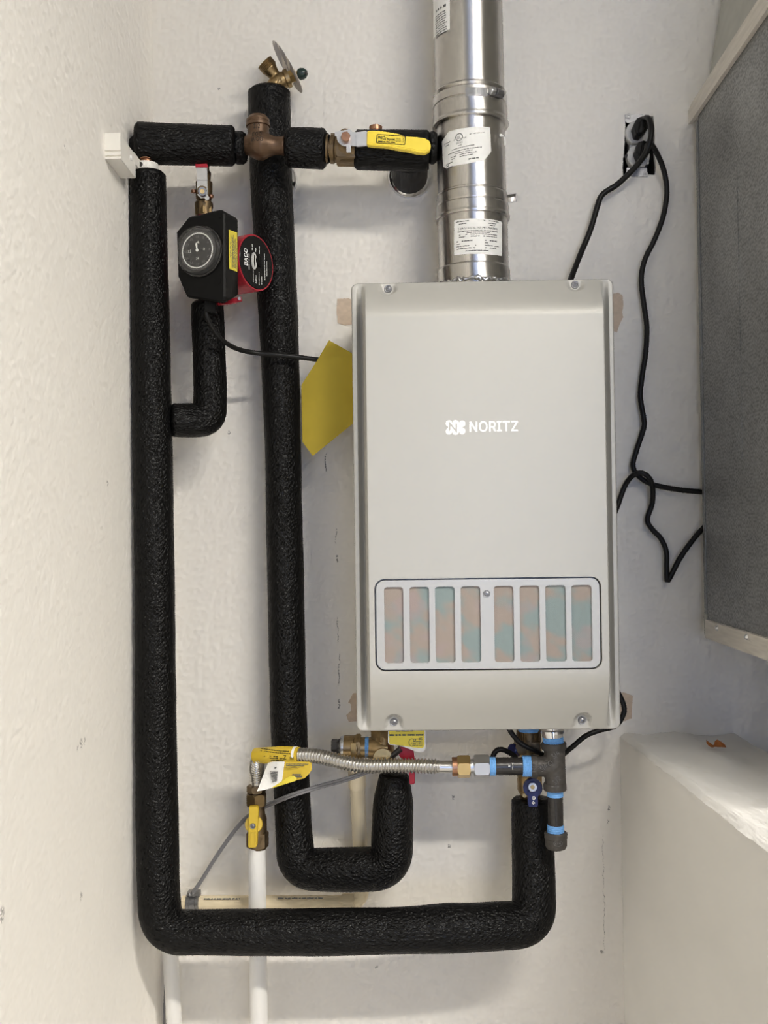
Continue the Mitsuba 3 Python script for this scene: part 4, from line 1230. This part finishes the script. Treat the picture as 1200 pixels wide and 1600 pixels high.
add("gas_shutoff_valve__dial", turned(P(396.5, 1288, YG), P(396.5, 1288, yh), [(0, 13.8 * sg), (.85, 13.8 * sg), (1, 12.8 * sg)], 36), "m_yellow", 30)
hb = slab([(388.8, 1261), (402, 1261), (403.5, 1264), (401, 1322), (399, 1325), (388, 1325), (387.5, 1322)], yh - .009, .011, .0015, .0012)
add("gas_shutoff_valve__handle", hb, "m_yellow", 30)
inn = slab([(391, 1301), (397.5, 1301), (396.5, 1321), (390, 1321)], yh - .0096, .0012).copy()
ringp = Polygon([(391, 1300), (398.5, 1300), (397.5, 1322), (390, 1322)])
add("gas_shutoff_valve__handle__rib", cat(*[slab(s, yh - .0102, .0014) for s in ([(391.4, 1300), (392.3, 1300), (391, 1322), (390, 1322)], [(398.4, 1300), (399.3, 1300), (398.2, 1322), (397.3, 1322)], [(391, 1299.4), (399.3, 1299.4), (399.2, 1300.6), (391, 1300.6)])]), "m_yellow", False)
add("gas_shutoff_valve__handle__screw", put(phillips(.0041, .002), facing(P(395, 1290.5, yh - .009))), "m_screw", 25)
tag("gas_shutoff_valve", "yellow-handled gas shutoff valve on top of the white vertical pipe", "valve")

YT = -.158                                      # depth of the connector's right end and of the drip leg
cpath = spline([np.r_[P(a, b, y), 0] for a, b, y in ((401, 1232, -.085), (401, 1219, -.086), (400.5, 1205, -.090), (401.5, 1193, -.098), (406.5, 1184, -.107), (417, 1180, -.114), (436, 1178.8, -.122), (466, 1180, -.132), (490, 1181, -.139), (515, 1185.5, -.146), (540, 1192, -.152), (570, 1196.5, -.156), (610, 1196, YT), (650, 1196.5, YT), (690, 1198, YT), (708, 1198, YT))], .0006)
s_ = np.r_[0, np.cumsum(np.linalg.norm(np.diff(cpath[:, :3], axis=0), axis=1))]
pitch = 5.15 * S(-.15)
r0 = 10.6 * S(-.15)
wav = r0 + 1.45 * S(-.15) * np.cos(2 * np.pi * s_ / pitch)
L = s_[-1]
flat = np.clip((s_ - .010) / .002, 0, 1) * np.clip((L - .020 - s_) / .003, 0, 1)
cpath[:, 3] = wav * flat + (9.2 * S(-.15)) * (1 - flat)
add("gas_connector__corrugated_tube", tube(cpath, None, 28), "m_corrugated", True)
# yellow sleeve round it
i0 = int(np.argmin(np.linalg.norm(cpath[:, :3] - P(409, 1184.5, -.106), axis=1)))
i1 = int(np.argmin(np.linalg.norm(cpath[:, :3] - P(467, 1180, -.132), axis=1)))
slv = resample(np.array([np.r_[P(a, b, y), 12.6 * S(-.13)] for a, b, y in ((400.5, 1181.0, -.1035), (417, 1180.2, -.1135), (436, 1178.8, -.122), (452, 1179.2, -.127), (467, 1180, -.132))]), .002)
add("gas_connector__sleeve", tube(slv, None, 32, .02, 3), "m_yellow", 40)
labels["gas_connector__sleeve"] = {"label": "yellow printed sleeve"}
i2 = int(np.argmin(np.linalg.norm(cpath[:, :3] - P(460, 1180, -.130), axis=1)))
tp = cpath[i2:i1:6].copy()
tp[:, 3] = 13.3 * S(-.13)
full = tube(tp, None, 32)
cc = full.triangles_center
keep = cc[:, 2] > np.interp(cc[:, 0], tp[:, 0], tp[:, 2]) - .001
add("gas_connector__sleeve__white_end", full.submesh([keep], append=True), "m_sticker", 40)


def on_sleeve(mesh_, a, b, dep):
    """print on the sleeve's front, pressed to its round"""
    m = mesh_.copy()
    v = m.vertices
    o = P(a, b, dep)
    R = 13.3 * S(-.13)
    X = o[0] + v[:, 0]
    j = np.clip(np.searchsorted(slv[:, 0], X), 0, len(slv) - 1)
    zc, yc = slv[j, 2], slv[j, 1]
    th = np.clip((o[2] + v[:, 1] - zc) / R, -.95, .95)
    m.vertices = np.c_[X, yc - R * np.sqrt(1 - th ** 2) - v[:, 2], zc + R * th]
    return m


add("gas_connector__sleeve__print", cat(on_sleeve(greek(-.028, .020, 0, .0009, g, words=12), 432, 1172.5, -.13), on_sleeve(greek(-.028, .026, 0, .0009, g, words=12), 432, 1175.5, -.13),
                                        on_sleeve(greek(-.006, .008, 0, .0013, g, words=4), 427, 1181.5, -.13), on_sleeve(greek(-.006, .008, 0, .0013, g, words=4), 427, 1184.5, -.13),
                                        on_sleeve(text("GA", .0035, .005), 411, 1182, -.13), on_sleeve(text("Z", .006, .004), 446, 1181.5, -.13), on_sleeve(text("us", .003, .004), 440, 1183.5, -.13), on_sleeve(text("5/8", .0035, .006), 457, 1182, -.13),
                                        on_sleeve(greek(-.01, .01, 0, .0012, g, words=3), 434, 1188, -.13)), "m_ink", False)
for key, a, b, r, m_ in (("copper_nut", 706.5, 715, 14.6, "m_copper"), ("brass_nut", 714.5, 734.5, 17.2, "m_brass_bright"), ("steel_collar", 733, 742, 11.5, "m_zinc"), ("steel_nut", 740.5, 764.5, 18.0, "m_zinc")):
    e0, e1 = P(a, 1198 + (a - 706) * -.012, YT), P(b, 1198 + (b - 706) * -.012, YT)
    ms = turned(e0, e1, [(0, r * S(YT)), (1, r * S(YT))], 36) if "collar" in key or "copper" in key else hexagon(e0, e1, r * S(YT) * 1.03, .11, math.pi / 2 + .04)
    add("gas_connector__" + key, ms, m_, 25)
# paper label hanging from the sleeve: white half with a bar code, yellow half with print
def sheet(cols, mat_, key, th=.0006):
    """cols: list of columns, each (top, bottom) as (px, py, y)"""
    nn = 6
    V = []
    for tp_, bt_ in cols:
        for k in range(nn + 1):
            u = k / nn
            V.append(P(*(np.array(tp_) * (1 - u) + np.array(bt_) * u)))
    V = np.array(V)
    F = []
    for i in range(len(cols) - 1):
        for k in range(nn):
            a = i * (nn + 1) + k
            F += [[a, a + 1, a + nn + 2], [a, a + nn + 2, a + nn + 1]]
    m = trimesh.Trimesh(V, F, process=False)
    m2 = m.copy()
    m2.vertices = m2.vertices + np.array([0, th, 0])
    m2.faces = m2.faces[:, ::-1]
    return add(key, cat(m, m2), mat_, 50)


sheet([((419.5, 1190, -.121), (401.5, 1236.5, -.150)), ((424, 1190, -.126), (412, 1234.5, -.147)), ((430, 1190, -.130), (422, 1232, -.146)), ((437, 1190, -.133), (431, 1229, -.145)), ((445, 1190, -.135), (440, 1225, -.144))], "m_sticker", "gas_connector__hanging_label")
sheet([((445, 1190, -.1352), (440, 1225, -.1442)), ((455, 1190, -.138), (452, 1222, -.144)), ((466, 1190, -.141), (464, 1219, -.145)), ((477, 1190, -.143), (476, 1216, -.146)), ((484, 1190, -.144), (482, 1210, -.146)), ((487, 1191, -.144), (487, 1203, -.145))], "m_yellow", "gas_connector__hanging_label__yellow_half")
sheet([((452, 1213, -.146), (423, 1232, -.1475)), ((458, 1212, -.148), (440, 1227, -.151)), ((464, 1215, -.148), (462, 1220, -.150))], "m_label_yellow", "gas_connector__hanging_label__folded_corner")
bars = [slab([(421.5 + .35 * k, 1203 + 1.7 * k), (434 - .1 * k, 1203 + 1.5 * k), (434 - .1 * k, 1204 + 1.5 * k), (421.3 + .35 * k, 1204 + 1.7 * k)], -.1395 - .0007 * k, .0004) for k in range(1, 12)] + [slab([(429, 1199), (432, 1198), (432, 1200), (429, 1201)], -.137, .0004)]
bars += [slab([(447, 1193.5 + 2.3 * k), (482 - 7 * k, 1193.5 + 2.3 * k), (482 - 7 * k, 1194.5 + 2.3 * k), (447, 1194.5 + 2.3 * k)], -.1462, .0004) for k in range(3)]
bars += [slab([(457, 1209.5 + 3 * k), (470 + 2 * k, 1209.5 + 3 * k), (470 + 2 * k, 1211.5 + 3 * k), (456, 1211.5 + 3 * k)], -.1480, .0004) for k in range(2)]
add("gas_connector__hanging_label__print", cat(*bars), "m_ink_soft", False)
labels["gas_connector__hanging_label"] = {"label": "curled white and yellow paper label"}
tag("gas_connector", "corrugated steel gas connector with a yellow sleeve, crossing below the heater's left half", "gas hose")

sT = S(YT)
def xz(a, b, y=YT):
    return P(a, b, y)


def threads(p0, p1, r, k=6):
    pr = []
    for i in range(k * 2 + 1):
        pr.append((i / (2 * k), r * (1.0 if i % 2 else .955)))
    return turned(p0, p1, pr, 36)


nz0 = 1197.3
add("gas_drip_leg__nipple", turned(xz(764, nz0), xz(826, nz0), [(0, 13.6 * sT), (1, 13.6 * sT)], 40), "m_iron_gloss", 30)
add("gas_drip_leg__nipple__mark", cat(put(text("T", .010, .003, .0003), facing(xz(801, 1197.5, YT - 14.0 * sT))), greek(-.0, .004, 0, .0015, g, words=1).apply_transform(facing(xz(794, 1197, YT - 14.0 * sT)))), "m_print", False)
add("gas_drip_leg__thread_tape", threads(xz(763.5, nz0), xz(774, nz0), 14.6 * sT, 3), "m_tape", 30)
add("gas_drip_leg__thread_tape", threads(xz(816, nz0 - .5), xz(830.5, nz0 - .5), 16.4 * sT, 5), "m_tape", 30)
tee = m3.Manifold.batch_boolean([mm(turned(xz(866, 1163), xz(868, 1232), [(0, 16.3 * sT), (1, 16.0 * sT)], 44)), mm(turned(xz(832, nz0), xz(868, nz0), [(0, 15.8 * sT), (1, 15.8 * sT)], 44)),
                                 mm(put(trimesh.creation.icosphere(3, 17.6 * sT), tt(xz(863, 1197))))], m3.OpType.Add)
tee_m = tm(tee.refine_to_length(.0025))
tee_m.merge_vertices()
trimesh.smoothing.filter_taubin(tee_m, iterations=40)
add("gas_drip_leg__tee", tee_m, "m_iron", 50)
for a, b, r in ((xz(865.2, 1160), xz(865.6, 1170.5), 19.3), (xz(867, 1223.5), xz(867.3, 1234.5), 17.8), (xz(829.5, nz0), xz(839, nz0), 18.2)):
    add("gas_drip_leg__tee__collar", turned(a, b, [(0, r * .96 * sT), (.15, r * sT), (.85, r * sT), (1, r * .96 * sT)], 44), "m_iron", 30)
R45 = trimesh.transformations.rotation_matrix(math.radians(42), [0, 0, 1])
mk = [put(text("3/4", .0075, .0115, .0014), facing(xz(848.5, 1199, YT - 15.6 * sT)) @ R45), put(text("3/4", .0075, .0115, .0014), facing(xz(867.5, 1178.5, YT - 15.9 * sT)) @ R45), put(text("1/2", .0072, .0115, .0014), facing(xz(869.5, 1219, YT - 15.6 * sT)) @ R45),
      put(extrude(Point(0, 0).buffer(.0034, quad_segs=8).difference(Point(0, 0).buffer(.0026, quad_segs=8)), .0010), facing(xz(859.5, 1192.5, YT - 17.0 * sT))),
      put(text("4021", .0042, .014, .0008), facing(xz(834, 1199, YT - 18.1 * sT)) @ trimesh.transformations.rotation_matrix(-math.pi / 2, [0, 0, 1])), put(greek(-.006, .006, 0, .0022, g, .0008, 4), facing(xz(868, 1229, YT - 17.7 * sT)))]
add("gas_drip_leg__tee__cast_marks", cat(*mk), "m_iron_mark", False)
add("gas_drip_leg__thread_tape", threads(xz(864, 1151), xz(864.5, 1161.5), 16.3 * sT, 4), "m_tape", 30)
add("gas_drip_leg__union", cat(turned(xz(863, 1128), xz(863.5, 1139), [(0, 14 * sT), (1, 14 * sT)], 36), turned(xz(863.2, 1141), xz(863.4, 1145), [(0, 18 * sT), (1, 18.3 * sT)], 40), turned(xz(863.4, 1144.5), xz(863.7, 1152.5), [(0, 16 * sT), (.8, 16 * sT), (1, 15 * sT)], 40)), "m_chrome", 30)
add("gas_drip_leg__thread_tape", threads(xz(867.2, 1234), xz(867.4, 1244.5), 12.8 * sT, 4), "m_tape", 30)
add("gas_drip_leg__nipple", turned(xz(867.3, 1240), xz(868.2, 1292), [(0, 12.0 * sT), (1, 12.0 * sT)], 40), "m_iron_gloss", 30)
add("gas_drip_leg__thread_tape", threads(xz(868, 1288.5), xz(868.3, 1304.5), 13.0 * sT, 5), "m_tape", 30)
add("gas_drip_leg__end_cap", turned(xz(868.3, 1300), xz(869, 1327.5), [(0, 16.8 * sT), (.05, 17.8 * sT), (.32, 17.8 * sT), (.36, 16.9 * sT), (.75, 16.9 * sT), (.92, 14.5 * sT), (1, 10 * sT)], 40), "m_iron", 35)
add("gas_drip_leg__end_cap__cast_mark", cat(put(extrude(affinity.scale(Point(0, 0).buffer(.005, quad_segs=8).difference(Point(0, 0).buffer(.0042, quad_segs=8)), 1.3, .8), .0008), facing(xz(872, 1318, YT - 16.2 * sT))), put(greek(-.004, .005, 0, .002, g, .0008, 3), facing(xz(872, 1318, YT - 16.2 * sT)))), "m_iron_mark", False)
tag("gas_drip_leg", "black iron tee with blue tape and a capped drip leg under the heater", "pipe fitting")

# ------------------------------------------------------------------ service valves under the heater
YS = -.108
ss = S(YS)
bz = 1166.5
add("service_valve__relief_body", cat(turned(P(537, bz, YS), P(606, bz + 3, YS), [(0, 17.5 * ss), (.22, 17.5 * ss), (.24, 19 * ss), (.32, 19 * ss), (.34, 16 * ss), (.47, 15.5 * ss), (.56, 15.5 * ss), (.62, 17 * ss), (.8, 20 * ss), (1, 18 * ss)], 36),
                                      hexagon(P(556, bz, YS), P(564, bz, YS), 20 * ss, .08, .5)), "m_brass", 28)
add("service_valve__relief_body__nameplate", put(box3(-.0038, .0038, -.012, .010, 0, .0016, .0005), facing(P(552, 1172, YS - 17.6 * ss))), "m_brass_bright", 25)
add("service_valve__relief_cap", cat(turned(P(531.5, bz, YS), P(538, bz, YS), [(0, 15 * ss), (.3, 16.5 * ss), (1, 16.5 * ss)], 32)), "m_zinc", 30)
add("service_valve__relief_knob", cat(hexagon(P(518, bz, YS), P(528, bz, YS), 11.5 * ss, .1, .2), turned(P(526, bz, YS), P(533, bz, YS), [(0, 8 * ss), (.3, 11.5 * ss), (1, 12 * ss)], 28)), "m_iron_gloss", 25)
add("service_valve__thread_tape", threads(P(570.5, bz + 1, YS), P(576.5, bz + 1, YS), 16.2 * ss, 3), "m_tape", 30)
add("service_valve__union_nut", cat(hexagon(P(598, 1156, YS), P(597.5, 1138, YS), 19 * ss, .08, .35), turned(P(600, 1200, YS), P(598, 1150, YS), [(0, 15 * ss), (.5, 17 * ss), (1, 17 * ss)], 32)), "m_brass", 25)
add("service_valve__outlet", tm(mm(turned(P(600, 1184, YS), P(598, 1185, YS - .032), [(0, 15 * ss), (.85, 15.5 * ss), (1, 14.5 * ss)], 36)) - mm(turned(P(598, 1190, YS - .020), P(598, 1191.5, YS - .05), [(0, 7.6 * ss), (1, 7.6 * ss)], 28))), "m_brass_bright", 28)
add("service_valve__lever", cat(tube(resample(np.array([P(608, 1186, YS - .028), P(626, 1170, YS - .030)]), .002), .0042, 12)), "m_iron_gloss", 40)
add("service_valve__red_handle", cat(slab([(622, 1168), (640, 1166), (646, 1170), (648, 1190), (648, 1224), (646, 1226), (640, 1225.5), (638, 1200), (630, 1188), (624, 1182)], YS - .028, .010, .0015, .001)), "m_red_handle", 30)
labels["service_valve__red_handle"] = {"label": "red handle"}
tag("service_valve", "brass valve with a red handle and blue tape, under the heater's left corner", "valve")
add("warning_tag__card", slab([(606.5, 1128), (664.5, 1127), (665, 1168), (663, 1173.5), (658, 1175.5), (650, 1174.5), (632, 1167.5), (620, 1165), (608, 1163.5), (606, 1160)], -.152, .0008), "m_sticker", False)
add("warning_tag__card__yellow_face", slab([(607.6, 1128), (663, 1127), (663.2, 1166), (660, 1169), (650, 1168.5), (634, 1166), (620, 1164), (608.4, 1162.2)], -.1524, .0005), "m_label_yellow", False)
g2 = np.random.default_rng(12)
tg = [put(text("or Water Transmitter", .0021, .027, .0003, True), facing(P(633, 1141.8, -.1526))), put(text("Save & correct thermo operating unit", .0021, .050, .0003, True), facing(P(635.5, 1148.5, -.1526)))]
tg = [greek(-.0125, .0125, 0, .0022, g2, .0003, 3).apply_transform(facing(P(633, 1141.8, -.1526))), greek(-.0245, .025, 0, .0022, g2, .0003, 6).apply_transform(facing(P(635.5, 1148.5, -.1526))),
      greek(-.005, .006, 0, .0014, g2, .0003, 4).apply_transform(facing(P(624, 1165.6, -.1526)))]
for a, b in ((648, 1156.5), (647, 1163)):
    rr_ = Point(0, 0).buffer(.0019, quad_segs=6).difference(Point(0, 0).buffer(.0013, quad_segs=6))
    tg += [put(extrude(rr_, .0003), facing(P(a, b, -.1526))), greek(-.006, .007, 0, .0006, g2, .0003, 1).apply_transform(facing(P(a + 2, b - 2, -.1526))), greek(-.0045, .007, 0, .0006, g2, .0003, 1).apply_transform(facing(P(a + 2, b + 2, -.1526)))]
tg += [greek(-.002, .003, 0, .0007, g2, .0003, 1).apply_transform(facing(P(657, 1153 + 2.4 * k, -.1526))) for k in range(6)]
arc = [P(644 + 5 * -math.sin(t), 1160 - 6 * math.cos(t), -.1527) for t in np.linspace(-.2, 2.9, 12)]
tg.append(tube(resample(np.array(arc), .0008), .00035, 6))
add("warning_tag__print", cat(*tg), "m_ink_soft", False)
tag("warning_tag", "yellow warning tag hanging under the heater's left corner", "tag")

YR = -.104
sr_ = S(YR)
ribs = turned(P(826, 1160, YR), P(826, 1134, YR), [(0, 15.5 * sr_), (.12, 17.5 * sr_), (.75, 17.5 * sr_), (.8, 16 * sr_), (1, 16 * sr_)], 36)
rb = [put(box3(-.0007, .0007, -.0085, .0085, 0, .0016), frame(P(826, 1149.5, YR) + 17.2 * sr_ * np.array([math.sin(a), -math.cos(a), 0]), [math.sin(a), -math.cos(a), 0])) for a in np.linspace(0, 2 * np.pi, 30, endpoint=False)]
add("service_valve_001__union_nut", cat(ribs, *rb), "m_brass_dark", 28)
add("service_valve_001__thread_tape", turned(P(826, 1142.5, YR - .0035), P(826, 1137, YR - .0035), [(0, 16.5 * sr_), (1, 16.5 * sr_)], 32), "m_tape", 30)
add("service_valve_001__body", cat(turned(P(826, 1158, YR), P(828.5, 1252, YR), [(0, 14 * sr_), (.06, 20 * sr_), (.2, 20 * sr_), (.26, 15 * sr_), (.5, 15 * sr_), (.58, 19 * sr_), (.8, 19.5 * sr_), (.88, 16 * sr_), (1, 15 * sr_)], 36)), "m_brass", 28)
add("service_valve_001__body_flat", slab([(807, 1160), (845, 1160), (845, 1174), (838, 1180), (812, 1180), (805, 1172)], YR - .018, .03, .002), "m_brass_dark", 30)
add("service_valve_001__drain_cap", turned(P(814, 1172, YR), P(798.5, 1172, YR - .012), [(0, .008), (.3, .0092), (.9, .0092), (1, .0075)], 24), "m_blue", 30)
add("service_valve_001__body_screw", turned(P(820, 1243, YR - .017), P(820, 1243, YR - .024), [(0, .0042), (.7, .0042), (1, .003)], 18), "m_brass_bright", 30)
yv = -.143
hp = Point(0, 0).buffer(14.8 * S(yv), quad_segs=12)
hm = put(plate(hp, .009, .002), facing(P(831.8, 1229.7, yv + .009)))
add("service_valve_001__blue_handle", cat(hm, slab([(824.5, 1236), (840.5, 1236), (841, 1258), (839.5, 1261.5), (827, 1261.5), (825.5, 1258)], yv - .003, .009, .0018, .001)), "m_blue", 40)
labels["service_valve_001__blue_handle"] = {"label": "dark blue handle"}
dm = Polygon([(-.0028, 0), (0, .0022), (.0028, 0), (0, -.0022)])
add("service_valve_001__blue_handle__symbols", cat(put(extrude(dm.difference(dm.buffer(-.0008)), .0004), facing(P(833.3, 1254.5, yv - .003))), put(extrude(Point(0, 0).buffer(.0027).difference(Point(0, 0).buffer(.0019)), .0004), facing(P(834, 1247, yv - .003))), put(box3(-.0012, .0012, -.0008, .0008, 0, .0004), facing(P(834, 1247, yv - .003)))), "m_print", False)
add("service_valve_001__nut", hexagon(P(832.3, 1230, yv), P(832.3, 1230, yv - .007), 7.6 * S(yv), .14, .1), "m_zinc", 25)
add("service_valve_001__nut__stem_end", turned(P(832.3, 1230, yv - .005), P(832.3, 1230, yv - .0085), [(0, .0034), (1, .003)], 18), "m_brass_bright", 30)
tag("service_valve_001", "brass valve with a dark blue handle, behind the black iron tee", "valve")

# ------------------------------------------------------------------ plastic pipes, clamp, wires low on the wall
YQ = -.034
cp = fillet([P(557, 1188, -.104), P(558.5, 1230, -.090), P(561, 1292, -.040), P(563, 1330, -.036), P(566, 1411, YQ), P(285, 1411.5, YQ)], [0, .02, .02, .02, .022, 0], .004)
add("drain_pipe__tube", tube(np.c_[cp, np.full(len(cp), 11.6 * S(-.06))], None, 32), "m_cream", 40)
add("drain_pipe__coupling", turned(P(557, 1198, -.101), P(558.2, 1230.5, -.0905), [(0, 13.5 * S(-.1)), (.94, 13.7 * S(-.1)), (1, 12.8 * S(-.1))], 36), "m_cream", 30)
add("drain_pipe__elbow_sleeve", turned(P(534, 1411, YQ), P(553, 1411, YQ), [(0, 13.6 * S(YQ)), (.05, 14.0 * S(YQ)), (1, 14.0 * S(YQ))], 36), "m_cream", 30)
for a, b, q in ((348, 1404.5, .028), (470, 1403.5, .035)):
    add("drain_pipe__print", greek(-q, q, 0, .0022, g, .0004, 9).apply_transform(facing(P(a, b, YQ - 9.6 * S(YQ)))), "m_print_dim", False)
tag("drain_pipe", "cream plastic pipe running down and along the wall behind the foam-covered pipes", "pipe")
o0, o1 = P(264.5, 1450, -.05), P(272, 1600, -.05)
o1 = o0 + (o1 - o0) * (o0[2] / (o0[2] - o1[2]))
add("white_pipe", turned(o1, o0, [(0, 12 * S(-.05)), (1, 12 * S(-.05))], 36), "m_pvc_white", 30)
tag("white_pipe", "white vertical pipe at bottom left, below the bend of the long foam-covered pipe", "pipe")
add("pipe_clamp__band", turned(P(291.5, 1411, YQ), P(312, 1411, YQ), [(0, 12.2 * S(YQ)), (.04, 14.2 * S(YQ)), (.25, 14.2 * S(YQ)), (.3, 13.2 * S(YQ)), (.7, 13.2 * S(YQ)), (.75, 14.2 * S(YQ)), (.96, 14.2 * S(YQ)), (1, 12.2 * S(YQ))], 36), "m_screw", 25)
add("pipe_clamp__lug", cat(slab([(292, 1395), (311, 1394.5), (311.5, 1402), (292, 1402)], YQ - .006, .014, .001), turned(P(296, 1398, YQ - .008), P(296, 1394, YQ - .008), [(0, .004), (1, .003)], 14)), "m_screw", 25)
tag("pipe_clamp", "grey metal ground clamp on the cream pipe's left end", "pipe clamp")
wp = [(590, 1194, -.094), (570, 1207, -.112), (540, 1218, -.112), (500, 1229, -.104), (455, 1243, -.101), (428, 1254, -.080), (410, 1262, -.060), (385, 1278, -.054), (362, 1304, -.052), (335, 1343, -.048), (312, 1380, -.044), (300, 1396, -.042)]
path = spline([np.r_[P(a, b, y), 0] for a, b, y in wp], .003)
off = np.array([0, 0, .0018])
w1, w2 = path[:, :3] + off, path[:, :3] - off
add("ground_wire__strand", tube(w1, .0020, 10), "m_grey_wire", True)
add("ground_wire__strand", tube(w2, .0020, 10), "m_grey_wire", True)
tag("ground_wire", "thin grey twin wire slanting from the clamp up to the heater's valve", "wire")
for dx in (0, 4.2):
    add("low_wire__strand", tube(spline([P(259.5 + dx, 1480, -.02), P(258.5 + dx, 1530, -.018), P(256.5 + dx, 1580, -.016), P(255.5 + dx, 1640, -.015), P(255 + dx, 1900, -.015)], .004), .0017, 8), "m_grey_wire", True)
tag("low_wire", "dark wire pair running down the wall corner at bottom left", "wire")

# ------------------------------------------------------------------ sheet metal duct on the right
XP = P(1094, 600, -.022)[0]
zp1, zp0 = P(1084, 181)[2], P(1099, 985)[2]
YPN = -.64
def bx_(x0, x1, y0, y1, z0, z1, b=.0):
    return box3(x0, x1, y0, y1, z0, z1, b)


add("air_duct__casing", bx_(XP + .004, 1.15, YPN, -.022, zp0, zp1, .002), "m_galv", 20)
add("air_duct__side_sheet", bx_(XP + .0015, XP + .004, YPN, -.034, zp0 + .02, zp1 - .012), "m_galv", False)
add("air_duct__wall_strip", bx_(XP, XP + .0045, -.033, -.022, zp0 + .024, zp1 - .02), "m_galv", False)
# two standing seams in the sheet
for a in (1156,):
    ysm = PP(a, 600, (XP, 0, 0), (1, 0, 0))[1]
    add("air_duct__seam", bx_(XP + .0008, XP + .0018, ysm - .0012, ysm + .0012, zp0 + .25, zp1 - .15), "m_galv", False)
# bottom rail with its screws, top strip
add("air_duct__bottom_rail", bx_(XP - .004, XP + .002, YPN, -.036, zp0 - .008, zp0 + .020, .001), "m_strip", 20)
add("air_duct__bottom_rail_end", bx_(XP - .001, XP + .002, -.036, -.022, zp0 - .004, zp0 + .028, .0005), "m_board", 20)
for a, b in ((1121, 981), (1167, 995)):
    o = PP(a, b, (XP - .004, 0, 0), (1, 0, 0))
    add("air_duct__bottom_rail__screw", turned(o, o + np.array([-.003, 0, 0]), [(0, .0045), (1, .0025)], 14), "m_zinc", 30)
st = Polygon([(0, zp1 - .014), (0, zp1 + .008), (.02, zp1 + .012), (.30, zp1 + .016), (.62, zp1 + .018), (.62, zp1 - .012), (.30, zp1 - .012)])
ms = trimesh.creation.extrude_polygon(st, .006, engine="earcut")
Ms = np.eye(4)
Ms[:3, 0], Ms[:3, 1], Ms[:3, 2], Ms[:3, 3] = (0, -1, 0), (0, 0, 1), (-1, 0, 0), (XP + .001, -.0015, 0)
add("air_duct__top_strip", put(ms, Ms), "m_strip", False)
labels["air_duct__top_strip"] = {"label": "pale raw-edged strip along the upper edge"}
# unseen grey box added under the duct to shade the wall below it
add("added_furnace__cabinet", box3(.585, 1.14, YPN + .01, -.03, 0, zp0 - .012, .004), "m_galv", 20)
add("added_furnace__door", box3(.62, 1.10, YPN, YPN + .011, .12, zp0 - .06, .003), "m_galv", 20)
tag("added_furnace", "unseen grey box added under the duct to shade the wall", "added_furnace")
# upper hood, leaning away
hx0, hx1 = P(1104, 136)[0], P(1125.5, 0)[0]
hz0, hz1 = P(1104, 136)[2], P(1125.5, 0)[2]
lean = (hx1 - hx0) / (hz1 - hz0)
zt_ = CEIL - .01
xt_ = hx0 + lean * (zt_ - hz0)
xb_ = hx0 + lean * (zp1 - hz0)
hp = Polygon([(xb_, zp1 + .0005), (1.15, zp1 + .0005), (1.15, zt_), (xt_, zt_)])
add("air_duct__hood", put(extrude(hp, .60), facing((0, -.009, 0))), "m_board", False)
labels["air_duct__hood"] = {"label": "leaning grey-green upper panel"}
tag("air_duct", "large galvanized sheet metal duct against the wall on the right", "duct")

# ------------------------------------------------------------------ dried leaf on the ledge
lo = P(1117, 1166)
yl_ = -.150
lx = P(1117, 1166, yl_)[0]
lz = top_z[int(np.argmin(np.abs(xs_top - lx))), 8:14].max() + .0012
ang_ = np.linspace(0, 2 * np.pi, 26, endpoint=False)
rl = .0072 * (1 + .45 * np.cos(2 * ang_ + .3) + .22 * np.cos(5 * ang_ + 1))
Lp = np.c_[lx + rl * np.cos(ang_) * 1.25, yl_ + rl * np.sin(ang_) * 1.2, lz + .009 * np.abs(np.sin(1.5 * ang_ + .4)) + .001]
Lv = np.vstack([Lp, [[lx, yl_, lz + .0015]]])
lf = trimesh.Trimesh(np.vstack([Lv, Lv - [0, 0, .0006]]), [[i, (i + 1) % 26, 26] for i in range(26)] + [[27 + (i + 1) % 26, 27 + i, 53] for i in range(26)] + [[i, 27 + i, 27 + (i + 1) % 26] for i in range(26)] + [[i, 27 + (i + 1) % 26, (i + 1) % 26] for i in range(26)], process=False)
add("dried_leaf", lf, "m_leaf", False)
tag("dried_leaf", "small curled brown dried leaf on the low wall's top", "leaf")
